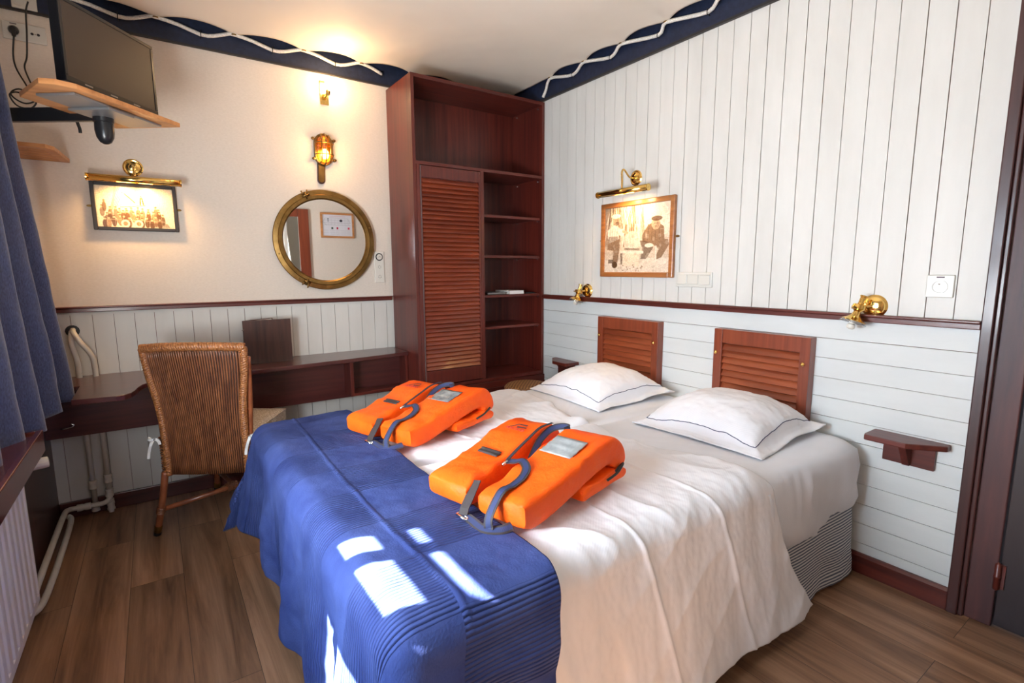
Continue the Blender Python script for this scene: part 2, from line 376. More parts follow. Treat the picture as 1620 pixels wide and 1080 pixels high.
# white door of the corridor, standing open beyond
b = MB(); b.box(1.10, 1.14, YD - 0.75, YD - 0.02, 0.01, 1.97)
b.box(1.092, 1.148, YD - 0.65, YD - 0.12, 0.2, 0.9); b.box(1.092, 1.148, YD - 0.65, YD - 0.12, 1.05, 1.85)
o = struct(b.build('door_2', m_whiteb, bevel=0.004)); ORG[o.name] = Vector((0, 0, 0))
b = MB(); b.lathe([(0.012, 0), (0.012, 0.05), (0.028, 0.055), (0.028, 0.08), (0, 0.085)], axisM((1.10, YD - 0.68, 1.0), (-1, 0, 0))); b.build('door_knob', m_brass, o, smooth=True, auto=40)
# corridor shell beyond the doorway
b = MB(); b.box(-0.2, 1.9, YD - 1.56, YD - 1.5, 0, 2.72); b.box(1.6, 1.66, YD - 1.5, YD - 0.06, 0, 2.72); b.box(-0.2, -0.14, YD - 1.5, YD - 0.06, 0, 2.72)
struct(b.build('wall_corridor', m_whiteb))
# wall B near end: jamb, door
b = MB(); b.box(XB + 0.02, XB + 0.1, YD, 0.44, 2.12, 2.72); struct(b.build('wall_right_over_door', m_board))
b = MB()
b.box(XB - 0.028, XB + 0.03, 0.497, 0.530, 0, 2.72)
b.box(XB - 0.018, XB + 0.03, 0.482, 0.497, 0, 2.72)
b.cur = 1; b.box(XB - 0.004, XB + 0.06, 0.405, 0.482, 0, 2.72)
struct(b.build('door_frame_right', [m_dark_z, m_jamb], bevel=0.004))
d1 = MB().box(XB + 0.006, XB + 0.05, YD, 0.402, 0.008, 2.11).build('door_1', m_door, bevel=0.003); struct(d1)
for zz in (0.20, 1.06, 1.85):
    b = MB(); b.lathe([(0.0, -0.055), (0.006, -0.05), (0.0095, -0.045), (0.0095, -0.005), (0.011, -0.003), (0.011, 0.003), (0.0095, 0.005), (0.0095, 0.045), (0.006, 0.05), (0, 0.056)], Matrix.Translation((XB - 0.008, 0.404, zz)), 14)
    b.box(XB - 0.003, XB + 0.008, 0.385, 0.423, zz - 0.045, zz + 0.045); b.build('hinge', m_mah_z, d1, smooth=True, auto=40)
# skirting boards, dado rails
b = MB(); b.prism([(XB, 0), (XB - 0.022, 0), (XB - 0.022, 0.075), (XB - 0.014, 0.085), (XB, 0.085)], 'y', 0.53, YA)
bb = MB(); bb.v = [(p[0], p[1], p[2]) for p in b.v]; bb.f = b.f; bb.mi = b.mi; struct(bb.build('baseboard_right', m_mah_y, bevel=0.002))
b = MB(); b.box(XC + 0.004, 1.362, YA - 0.020, YA, 0, 0.085); struct(b.build('baseboard_back', m_dark_x, bevel=0.004))
b = MB(); b.box(XB - 0.022, XB, 0.53, 3.02, 1.078, 1.100); b.box(XB - 0.032, XB, 0.53, 3.02, 1.100, 1.110); struct(b.build('trim_2', m_mah_y, bevel=0.003))
b = MB(); b.box(XC, 1.362, YA - 0.020, YA, 1.085, 1.106); b.box(XC, 1.362, YA - 0.028, YA, 1.106, 1.114); struct(b.build('trim_3', m_mah_x, bevel=0.003))
# navy band under the ceiling
b = MB(); b.box(XC, XB - 0.012, YA - 0.012, YA, 2.512, 2.72); b.cur = 1; b.box(XC, XB - 0.02, YA - 0.018, YA, 2.503, 2.512); struct(b.build('trim_4', [m_navy, m_black]))
b = MB(); b.box(XB - 0.012, XB, 0.53, YA, 2.494, 2.72); b.cur = 1; b.box(XB - 0.020, XB, 0.53, YA, 2.483, 2.494); struct(b.build('trim_5', [m_navy, m_black]))

# sailcloth hung under the ceiling, with scalloped edges
GA = [-0.25, 0.12, 0.48, 0.85, 1.20, 1.56, 1.92]; GB = [2.92, 2.58, 2.26, 1.94, 1.61, 1.28, 0.95, 0.62]
def scal(s, G):
    G = sorted(G)
    for a, c in zip(G, G[1:]):
        if a <= s <= c: return math.sin(PI * (s - a) / (c - a)) ** 0.8
    return 0.3
nu = 221; nv = 221; P = []
x0, y0 = XC + 0.02, YD + 0.02
for i in range(nu):
    row = []
    for j in range(nv):
        u, v_ = i / (nu - 1), j / (nv - 1)
        x = x0 + (XB - 0.035 - x0) * u; y = y0 + (YA - 0.04 - y0) * v_
        fx = u ** 6; fy = v_ ** 6
        yy = y - fy * 0.085 * scal(x, GA); xx = x - fx * 0.06 * scal(y, GB)
        ex = min((XB - 0.035 - x), (YA - 0.04 - y))
        zz = ZC - 0.022 * math.exp(-(ex / 0.12)) + 0.004 * fbm(x * 1.5, y * 1.5)
        row.append((xx, yy, zz))
    P.append(row)
sail = MB().grid(P, nu, nv).build('ceiling_sailcloth', m_sail, smooth=True); struct(sail)
md = sail.modifiers.new('s', 'SOLIDIFY'); md.thickness = 0.004; md.offset = 1
def torus(b, c, nrm, R, r, n=16, m=8, sc=1.0):
    M = axisM(c, nrm); P = []
    for i in range(n):
        a = 2 * PI * i / n
        P.append([tuple(M @ Vector(((R + r * math.cos(q)) * math.cos(a), (R + r * math.cos(q)) * math.sin(a), r * math.sin(q)))) for q in [2 * PI * j / m for j in range(m + 1)]])
    b.grid(P, n, m + 1, closeu=True)
for gx in GA[:5]:
    b = MB(); torus(b, (gx, YA - 0.052, ZC - 0.024), (0, 0, 1), 0.013, 0.004); b.build('grommet', m_agedbrass, sail, smooth=True)
for gy in GB:
    b = MB(); torus(b, (XB - 0.048, gy, ZC - 0.024), (0, 0, 1), 0.013, 0.004); b.build('grommet', m_agedbrass, sail, smooth=True)
HA = [-0.04, 0.32, 0.68, 1.04, 1.345]; HB = [2.985, 2.71, 2.37, 2.01, 1.70, 1.38, 1.05, 0.72]
pts = []
for i in range(5):
    pts += [(GA[i], YA - 0.056, ZC - 0.022), ((GA[i] * 0.5 + HA[i] * 0.5), YA - 0.036, 2.592), (HA[i], YA - 0.026, 2.570)]
    if i < 4: pts += [(HA[i] * 0.6 + GA[i + 1] * 0.4, YA - 0.030, 2.577), (GA[i + 1] - 0.03, YA - 0.045, 2.598)]
rp = MB().tube(smoothpath(pts, 2), 0.0100, 8).build('lacing_rope', m_rope, smooth=True)
tag(rp, 'white rope lacing zigzagging along the ceiling over the mirror wall', 'rope')
hk = MB()
for h in HA: hk = MB().tube([(h, YA - 0.012, 2.585), (h, YA - 0.038, 2.587), (h, YA - 0.038, 2.556), (h, YA - 0.012, 2.555)], 0.0022, 6).build('rope_hook', m_black, rp, smooth=True)
pts = [(XB - 0.03, 3.02, 2.50), (XB - 0.03, 2.985, 2.545)]
for i in range(8):
    pts += [(XB - 0.052, GB[i], ZC - 0.026), (XB - 0.036, GB[i] * 0.5 + (HB[i + 1] if i < 7 else GB[i] - 0.2) * 0.5, 2.578)]
    if i < 7: pts += [(XB - 0.024, HB[i + 1], 2.562), (XB - 0.034, HB[i + 1] * 0.5 + GB[i + 1] * 0.5, 2.578)]
rp2 = MB().tube(smoothpath(pts, 2), 0.0100, 8).build('lacing_rope', m_rope, smooth=True)
tag(rp2, 'white rope lacing zigzagging along the ceiling over the headboard wall', 'rope')
for h in HB[1:]: MB().tube([(XB - 0.012, h, 2.575), (XB - 0.034, h, 2.575), (XB - 0.036, h, 2.550), (XB - 0.012, h, 2.548)], 0.0022, 6).build('rope_hook', m_black, rp2, smooth=True)

# windows (wall behind the curtain side): frame with glazing bars
def window(name, y0, y1, z0, z1, bars_y, bars_z, mt=m_dark_z):
    b = MB(); X0, X1 = XC - 0.052, XC - 0.012
    f = 0.03
    b.box(X0, X1, y0 - f, y0, z0 - f, z1 + f); b.box(X0, X1, y1, y1 + f, z0 - f, z1 + f); b.box(X0, X1, y0, y1, z0 - f, z0); b.box(X0, X1, y0, y1, z1, z1 + f)
    for a, c in bars_y: b.box(X0, X1, a, c, z0, z1)
    for a, c in bars_z: b.box(X0 + 0.002, X1 - 0.002, y0, y1, a, c)
    o = struct(b.build(name, mt)); ORG[o.name] = Vector((0, 0, 0))
    MB().box(XC - 0.034, XC - 0.030, y0, y1, z0, z1).build('pane', m_glass, o)
    return o
window('window_1', 0.64, 1.53, 0.79, 1.706, [(1.135, 1.20), (1.395, 1.44)], [(1.285, 1.463), (1.591, 1.641)])

# ================================================================== CABINET
cab = thing('wardrobe', 'tall mahogany corner wardrobe with louvred door and open shelves', 'wardrobe', (1.885, 3.24, 0))
YF = 3.032; CX0, CX1, CT = 1.366, 2.398, 2.474
b = MB(); b.box(CX0, CX0 + 0.022, YF + 0.001, YA - 0.03, 0, CT); b.build('side_panel', m_mah_z, cab, bevel=0.0015)
b = MB(); b.box(CX1 - 0.022, CX1, YF + 0.001, YA - 0.03, 0, CT); b.build('side_panel', m_mah_z, cab, bevel=0.0015)
MB().box(CX0 + 0.022, CX1 - 0.022, YF + 0.001, YA - 0.03, CT - 0.022, CT).build('top_panel', m_mah_x, cab, bevel=0.0015)
MB().box(CX0 + 0.022, CX1 - 0.022, YA - 0.05, YA - 0.03, 0.1, CT - 0.022).build('back_panel', m_mah_z, cab)
MB().box(CX0 + 0.022, CX1 - 0.022, YF + 0.003, YA - 0.05, 1.945, 1.965).build('fixed_shelf', m_mah_x, cab, bevel=0.0015)
MB().box(1.852, 1.878, YF - 0.001, YA - 0.05, 0.53, 1.945).build('divider', m_mah_z, cab, bevel=0.0015)
MB().box(CX0 + 0.022, CX1 - 0.022, YF + 0.002, YA - 0.05, 0.505, 0.528).build('bottom_panel', m_mah_x, cab, bevel=0.0015)
b = MB(); b.box(CX0 + 0.0, CX1, YF - 0.012, YF + 0.01, 0.455, 0.503); b.box(CX0, CX1, YF - 0.018, YF + 0.0, 0.440, 0.458); b.box(CX0 + 0.022, CX1 - 0.022, YF + 0.0, YF + 0.02, 0.02, 0.44); b.build('plinth', m_mah_x, cab, bevel=0.003)
MB().box(CX0 + 0.023, 1.412, YF - 0.001, YF + 0.02, 0.53, 1.944).build('front_stile', m_mah_z, cab, bevel=0.0015)
for z in (1.66, 1.384, 1.107, 0.882):
    MB().box(1.879, CX1 - 0.023, YF + 0.025, YA - 0.051, z - 0.009, z + 0.009).build('shelf', m_mah_x, cab, bevel=0.0015)
for z in (1.66, 1.384, 1.107, 0.882, 1.945, 2.45):
    for yy in (3.08, 3.34):
        MB().lathe([(0.006, 0), (0.006, 0.004), (0.003, 0.005), (0.003, 0.012)], axisM((CX1 - 0.022, yy, z - 0.016), (-1, 0, 0)), 10).build('shelf_pin', m_steel, cab)
# louvred door
dr = MB(); DX0, DX1, DZ0, DZ1 = 1.415, 1.850, 0.535, 1.940
dr.box(DX0, DX0 + 0.008, YF - 0.002, YF + 0.018, DZ0, DZ1); dr.box(DX1 - 0.014, DX1, YF - 0.002, YF + 0.018, DZ0, DZ1)
dr.box(DX0 + 0.008, DX1 - 0.014, YF - 0.002, YF + 0.018, DZ1 - 0.070, DZ1); dr.box(DX0 + 0.008, DX1 - 0.014, YF - 0.002, YF + 0.018, DZ0, DZ0 + 0.095)
dr.box(DX0 + 0.008, DX1 - 0.014, YF + 0.014, YF + 0.018, DZ0 + 0.09, DZ1 - 0.06)
door = dr.build('door', m_mah_z, cab, bevel=0.0015)
sl = MB(); z = DZ0 + 0.100
while z < DZ1 - 0.078:
    M = Matrix.Translation((0, YF + 0.006, z + 0.012)) @ Matrix.Rotation(math.radians(-32), 4, 'X')
    sl.box(DX0 + 0.009, DX1 - 0.015, -0.003, 0.003, -0.0148, 0.0148, M); z += 0.0280
sl.build('louver_slats', m_slat, door)
MB().box(DX0 - 0.0018, DX0 + 0.0002, YF - 0.004, YF - 0.001, DZ0, DZ1).build('edge_strip', m_greym, door)
# books on the shelf
b = MB(); b.cur = 0; b.box(2.115, 2.245, 3.075, 3.075 + 0.19, 1.1165, 1.1180); b.box(2.115, 2.245, 3.075, 3.265, 1.1395, 1.141); b.box(2.115, 2.118, 3.075, 3.265, 1.118, 1.1395); b.cur = 1; b.box(2.118, 2.243, 3.077, 3.263, 1.118, 1.1395)
bk = b.build('book', [m_whiteb, m_ribbon]); tag(bk, 'small white book lying on the wardrobe shelf', 'book')
b = MB(); b.box(1.94, 2.10, 3.10, 3.30, 1.1165, 1.132); b.cur = 1; b.box(1.943, 2.097, 3.098, 3.297, 1.119, 1.130)
bk = b.build('book', [m_blackp, m_greym]); tag(bk, 'black book lying left of the small white book on the wardrobe shelf', 'book')
b = MB(); b.box(2.255, 2.345, 3.065, 3.10, 1.1165, 1.121); b.tube([(2.26, 3.08, 1.123), (2.34, 3.08, 1.123)], 0.003, 8)
tag(b.build('pen', m_blackp), 'black pen lying right of the white book on the wardrobe shelf', 'pen')

# ================================================================== DESK
desk = thing('desk', 'dark mahogany wall desk with curved left end and open compartment', 'desk', (0.4, 3.3, 0))
crv = [(-0.335, 2.822), (-0.18, 2.800), (-0.150, 2.812), (-0.128, 2.84), (-0.115, 2.89), (-0.105, 2.96), (-0.09, 3.015), (-0.065, 3.055), (-0.03, 3.078), (0.02, 3.085), (0.38, 3.088), (0.95, 3.135), (1.363, 3.185), (1.363, YA - 0.002), (-0.505, YA - 0.002), (-0.505, 3.15), (-0.335, 3.15)]
MB().prism(crv, 'z', 0.727, 0.751).build('desk_top', m_dark_x, desk, bevel=0.003)
MB().box(-0.505, 1.363, 3.300, 3.318, 0.470, 0.726).build('back_board', m_dark_x, desk, bevel=0.002)
MB().prism([(0.962, 3.165), (0.984, 3.167), (0.984, 3.299), (0.962, 3.299)], 'z', 0.503, 0.726).build('divider', m_mah_z, desk, bevel=0.0015)
MB().prism([(0.984, 3.168), (1.363, 3.198), (1.363, 3.299), (0.984, 3.299)], 'z', 0.503, 0.522).build('compartment_bottom', m_mah_x, desk, bevel=0.0015)
MB().prism([(1.345, 3.20), (1.363, 3.20), (1.363, 3.299), (1.345, 3.299)], 'z', 0.522, 0.726).build('compartment_side', m_mah_z, desk)
MB().tube(smoothpath([(-0.44, 3.298, 0.52), (-0.44, 3.285, 0.52), (-0.40, 3.285, 0.525), (-0.39, 3.285, 0.535), (-0.40, 3.285, 0.542)], 3), 0.0035, 6).build('cable_hook', m_steel, desk, smooth=True)
# folder standing on the desk
fo = thing('menu_folder', 'brown wood-look folder standing open on the desk', 'folder', (0.52, 3.32, 0.751))
MB().box(0.398, 0.655, 3.286, 3.290, 0.752, 1.008).build('front_cover', m_binder, fo, bevel=0.001)
c0 = Vector((0.398, 3.292, 0)); dd = (Vector((0.575, 3.402, 0)) - c0).normalized(); nn = Vector((-dd.y, dd.x, 0))
b = MB(); b.prism([tuple((c0 + nn * a + dd * l)[:2]) for a, l in ((0, 0), (0, 0.21), (0.004, 0.21), (0.004, 0))], 'z', 0.752, 1.008); b.build('back_cover', m_binder, fo)
b = MB(); b.prism([tuple((c0 + nn * a + dd * l)[:2]) for a, l in ((-0.0045, 0.025), (-0.0045, 0.20), (-0.0005, 0.20), (-0.0005, 0.025))], 'z', 0.757, 1.004); b.build('pages', m_ribbon, fo)
for z in (0.805, 0.955): torus_b = MB(); torus(torus_b, (0.397, 3.290, z), (0, 0.2, 1), 0.007, 0.0012); torus_b.build('binding_ring', m_steel, fo, smooth=True)

# ================================================================== PIPES
pt = thing('heating_pipes', 'pair of cream heating pipes running through the desk to the floor', 'pipe', (-0.34, 3.40, 0))
YP = 3.405
p1 = smoothpath([(-0.372, YA - 0.002, 0.985), (-0.372, 3.43, 0.975), (-0.374, 3.41, 0.93), (-0.360, YP, 0.84), (-0.358, YP, 0.76)], 6) + [Vector((-0.358, YP, 0.05))]
p2 = smoothpath([(-0.366, YA - 0.002, 0.995), (-0.362, 3.42, 0.985), (-0.340, 3.395, 0.94), (-0.300, 3.395, 0.865), (-0.292, YP, 0.80), (-0.292, YP, 0.74)], 6) + [Vector((-0.294, YP, 0.06))]
MB().tube(p1, 0.0125, 12).build('pipe', m_pipe, pt, smooth=True); MB().tube(p2, 0.0125, 12).build('pipe', m_pipe, pt, smooth=True)
MB().box(-0.395, -0.29, YA - 0.001, YA + 0.0, 0.95, 1.01)
MB().lathe([(0.030, 0), (0.030, 0.003), (0.018, 0.004)], axisM((-0.368, YA, 0.99), (0, -1, 0)), 14).build('wall_hole_rim', m_hole, pt)
b = MB()
b.tube(smoothpath([(-0.294, YP, 0.10), (-0.300, 3.39, 0.075), (-0.330, 3.365, 0.070), (-0.42, 3.36, 0.075), (-0.462, 3.34, 0.080), (-0.470, 3.25, 0.085), (-0.470, 2.9, 0.09), (-0.470, 2.45, 0.095), (-0.470, 2.40, 0.12), (-0.470, 2.40, 0.20)], 5), 0.0125, 12)
b.build('floor_pipe', m_pipe, pt, smooth=True)
b = MB(); b.tube(smoothpath([(-0.46, 3.32, 0.055), (-0.445, 3.25, 0.045), (-0.445, 2.8, 0.040), (-0.455, 2.50, 0.037), (-0.490, 2.44, 0.037)], 5), 0.0125, 12); b.build('floor_pipe', m_pipe, pt, smooth=True)
for (px, pz) in ((-0.358, 0.045), (-0.294, 0.11), (-0.358, 0.17), (-0.294, 0.19), (-0.294, 0.035)):
    MB().lathe([(0.0125, 0), (0.0185, 0.002), (0.0185, 0.012), (0.0165, 0.016), (0.0165, 0.030), (0.0185, 0.034), (0.0185, 0.045), (0.0125, 0.047)], Matrix.Translation((px, YP, pz - 0.023)), 12).build('pipe_joint', m_pipe, pt, smooth=True, auto=40)
MB().lathe([(0.0125, -0.03), (0.0185, -0.028), (0.0185, -0.01), (0.016, 0), (0.0185, 0.01), (0.0185, 0.028), (0.0125, 0.03)], axisM((-0.40, 3.362, 0.073), (1, 0, 0)), 12).build('pipe_joint', m_pipe, pt, smooth=True, auto=40)
MB().lathe([(0.0125, 0), (0.0125, 0.06), (0.017, 0.062), (0.017, 0.075), (0, 0.076)], axisM((-0.294, YP, 0.0), (0, 0, 1)), 12).build('pipe_foot', m_pipe, pt, smooth=True, auto=40)

# radiator and sill
rad = thing('radiator', 'white ribbed panel radiator below the red window sill', 'radiator', (-0.46, 1.1, 0))
XR = -0.425; yr0, yr1, zr0, zr1 = -0.30, 2.335, 0.14, 0.655
prof = [(XR - 0.022, yr0)]
y = yr0 + 0.02
poly = [(XR - 0.05, yr0), (XR - 0.002, yr0)]
while y < yr1 - 0.03:
    poly += [(XR, y), (XR, y + 0.030), (XR - 0.008, y + 0.038), (XR - 0.008, y + 0.052), (XR, y + 0.059)]; y += 0.062
poly += [(XR, yr1 - 0.004), (XR - 0.004, yr1), (XR - 0.05, yr1)]
b = MB(); b.prism(poly, 'z', zr0 + 0.03, zr1 - 0.03)
b.box(XR - 0.05, XR - 0.001, yr0, yr1 - 0.001, zr0, zr0 + 0.03); b.box(XR - 0.05, XR - 0.001, yr0, yr1 - 0.001, zr1 - 0.03, zr1)
b.build('panel', m_radi, rad, bevel=0.003)
for zz in (0.22, 0.55):
    for yy in (0.1, 2.1): MB().box(XC + 0.002, XR - 0.051, yy, yy + 0.04, zz, zz + 0.05).build('wall_bracket', m_radi, rad)
b = MB(); kn = [(0.012, -0.05), (0.012, 0.0), (0.0195, 0.002)]
M = axisM((-0.430, 2.430, 0.606), (0.97, 0.22, 0.03))
kp = []; nK = 36
for (r, h) in [(0.017, 0.0), (0.020, 0.004), (0.0205, 0.05), (0.019, 0.058), (0.014, 0.060), (0.0, 0.0605)]:
    kp.append([tuple(M @ Vector(((r * (0.93 if (k % 3 == 0 and 0.003 < h < 0.055) else 1)) * math.cos(2 * PI * k / nK), (r * (0.93 if (k % 3 == 0 and 0.003 < h < 0.055) else 1)) * math.sin(2 * PI * k / nK), h))) for k in range(nK + 1)])
b.grid(kp, 6, nK + 1); b.build('valve_knob', m_white, rad, smooth=True, auto=35)
b = MB(); b.tube([(-0.462, 2.334, 0.612), (-0.462, 2.420, 0.610), (-0.432, 2.430, 0.606)], 0.011, 10); b.tube([(-0.462, 2.39, 0.612), (-0.468, 2.39, 0.10)], 0.007, 8); b.build('valve_body', m_steel, rad, smooth=True)
sill = MB(); sill.box(XC + 0.006, -0.372, YD + 0.02, 2.372, 0.722, 0.736); sill.box(-0.384, -0.366, YD + 0.02, 2.376, 0.668, 0.744); sill.box(XC + 0.006, -0.384, 2.358, 2.376, 0.668, 0.744)
o = sill.build('trim_6', m_sillr, bevel=0.003); struct(o)

# ================================================================== CURTAIN
nu, nv = 160, 90; P = []
for i in range(nu):
    s = i / (nu - 1); row = []
    for j in range(nv):
        t = j / (nv - 1)                       # 0 top .. 1 bottom
        z = 2.50 + (0.700 - 2.50) * t + 0.045 * (1 - s) * t * 0
        yE = 2.70 + 0.42 * t                  # right edge flares towards the bottom
        y = 1.72 + (yE - 1.72) * s
        amp = 0.020 + 0.020 * t
        xx = -0.445 + 0.055 * t * s * s + amp * math.sin(s * 2 * PI * 5.3 + 0.6 * math.sin(t * 2.0)) + 0.007 * math.sin(s * 37 + t * 3)
        xx += 0.006 * fbm(s * 6, t * 3)
        row.append((max(xx, XC + 0.02), y + 0.012 * math.sin(s * 2 * PI * 5.3 + 1.5), z + 0.006 * math.sin(s * 50) * t))
    P.append(row)
cu = thing('curtain', 'dark blue pleated curtain hanging beside the window', 'curtain', (-0.44, 2.3, 2.5))
cl = MB().grid(P, nu, nv).build('drape', m_curtain, cu, smooth=True)
md = cl.modifiers.new('s', 'SOLIDIFY'); md.thickness = 0.003
MB().tube([(-0.445, 0.4, 2.52), (-0.445, 2.80, 2.52)], 0.011, 12).build('curtain_rail', m_agedbrass, cu, smooth=True)

# ================================================================== TV AND SHELF
tvd = Vector((0.615, 0.788, 0)).normalized(); tvn = Vector((tvd.y, -tvd.x, 0))   # along the screen, and its facing normal
TL = Vector((-0.205, 2.600, 2.000)); TW, TH = 0.465, 0.300
def tvM(o): return Matrix(((tvd.x, -tvn.x, 0, o.x), (tvd.y, -tvn.y, 0, o.y), (0, 0, 1, o.z), (0, 0, 0, 1)))
tv = thing('television', 'small black flat television on the wooden wall shelf', 'television', tuple(TL))
M = tvM(TL)
b = MB(); b.box(0, TW, 0.004, 0.040, 0, TH, M); b.box(0, TW, 0, 0.004, 0, 0.022, M); b.box(0, TW, 0, 0.004, TH - 0.014, TH, M); b.box(0, 0.014, 0, 0.004, 0.022, TH - 0.014, M); b.box(TW - 0.014, TW, 0, 0.004, 0.022, TH - 0.014, M)
b.build('casing', m_blackp, tv, bevel=0.002)
MB().box(0.014, TW - 0.014, 0.0022, 0.0039, 0.022, TH - 0.014, M).build('screen', m_screen, tv)
b = MB(); b.box(TW / 2 - 0.03, TW / 2 + 0.03, 0.012, 0.03, -0.066, 0.005, M); b.box(TW / 2 - 0.12, TW / 2 + 0.12, -0.045, 0.060, -0.0755, -0.066, M); b.build('stand', m_blackp, tv, bevel=0.003)
for k in range(3): MB().box(0.08 + 0.12 * k, 0.115 + 0.12 * k, -0.001, 0.0005, 0.008, 0.013, M).build('button', m_greym, tv)
sh = thing('television_bracket_shelf', 'wooden shelf on a black swivel arm carrying the television', 'shelf', (-0.12, 2.72, 1.9))
M2 = tvM(Vector((-0.160, 2.345, 1.906)))
b = MB(); b.add([M2 @ Vector(p) for p in [(0.0, 0.0, 0), (0.475, -0.02, 0), (0.475, 0.27, 0), (0.06, 0.27, 0), (-0.064, 0.073, 0), (-0.050, 0.030, 0)]] + [M2 @ Vector((x, y, 0.018)) for x, y in [(0.0, 0.0), (0.475, -0.02), (0.475, 0.27), (0.06, 0.27), (-0.064, 0.073), (-0.050, 0.03)]],
      [(5, 4, 3, 2, 1, 0), (6, 7, 8, 9, 10, 11)] + [(i, (i + 1) % 6, 6 + (i + 1) % 6, 6 + i) for i in range(6)])
b.build('shelf_board', m_oak_x, sh, bevel=0.002)
b = MB(); b.box(0.02, 0.43, 0.03, 0.17, -0.010, -0.0008, M2); b.box(0.15, 0.27, 0.02, 0.18, -0.020, -0.010, M2); b.build('metal_plate', m_greym, sh, bevel=0.002)
dc = M2 @ Vector((0.255, 0.135, 0))
b = MB(); b.lathe([(0.034, 0), (0.034, -0.018), (0.031, -0.020), (0.032, -0.050), (0.028, -0.075), (0.019, -0.092), (0.008, -0.099), (0, -0.100)], Matrix.Translation((dc.x, dc.y, 1.888)), 24)
b.build('swivel_dome', m_blackp, sh, smooth=True, auto=40)
b = MB(); arm0 = Vector((XC + 0.001, 2.935, 1.905)); arm1 = Vector((dc.x, dc.y + 0.02, 1.852))
da = (arm1 - arm0); L = da.length; Ma = Matrix.Translation(arm0) @ Matrix((( -da.y/L, 0, da.x/L, 0), (da.x/L, 0, da.y/L, 0), (0, 1, 0, 0), (0, 0, 0, 1)))
b.box(-0.012, 0.012, -0.026, 0.026, 0, L, Ma); b.build('swivel_arm', m_blackp, sh, bevel=0.003)
MB().box(XC + 0.001, XC + 0.012, 2.88, 2.99, 1.84, 1.97).build('wall_plate', m_blackp, sh)
# louvred rack in the corner
rk = thing('louvred_rack', 'small slatted oak rack in the corner below the television', 'rack', (-0.4, 3.28, 1.84))
b = MB(); b.prism([(XC + 0.001, 3.10), (-0.345, 3.10), (-0.318, 3.14), (XC + 0.001, 3.14)], 'z', 1.833, 1.850); b.prism([(-0.318, 3.14), (-0.297, YA - 0.02), (-0.330, YA - 0.02), (-0.355, 3.14)], 'z', 1.833, 1.850); b.box(XC + 0.001, -0.297, YA - 0.02, YA - 0.001, 1.833, 1.850); b.build('rack_frame', m_oak_x, rk)
y = 3.152
while y < YA - 0.03:
    MB().box(XC + 0.001, -0.335, y, y + 0.012, 1.8355, 1.8395).build('slat', m_oak_x, rk); y += 0.0265
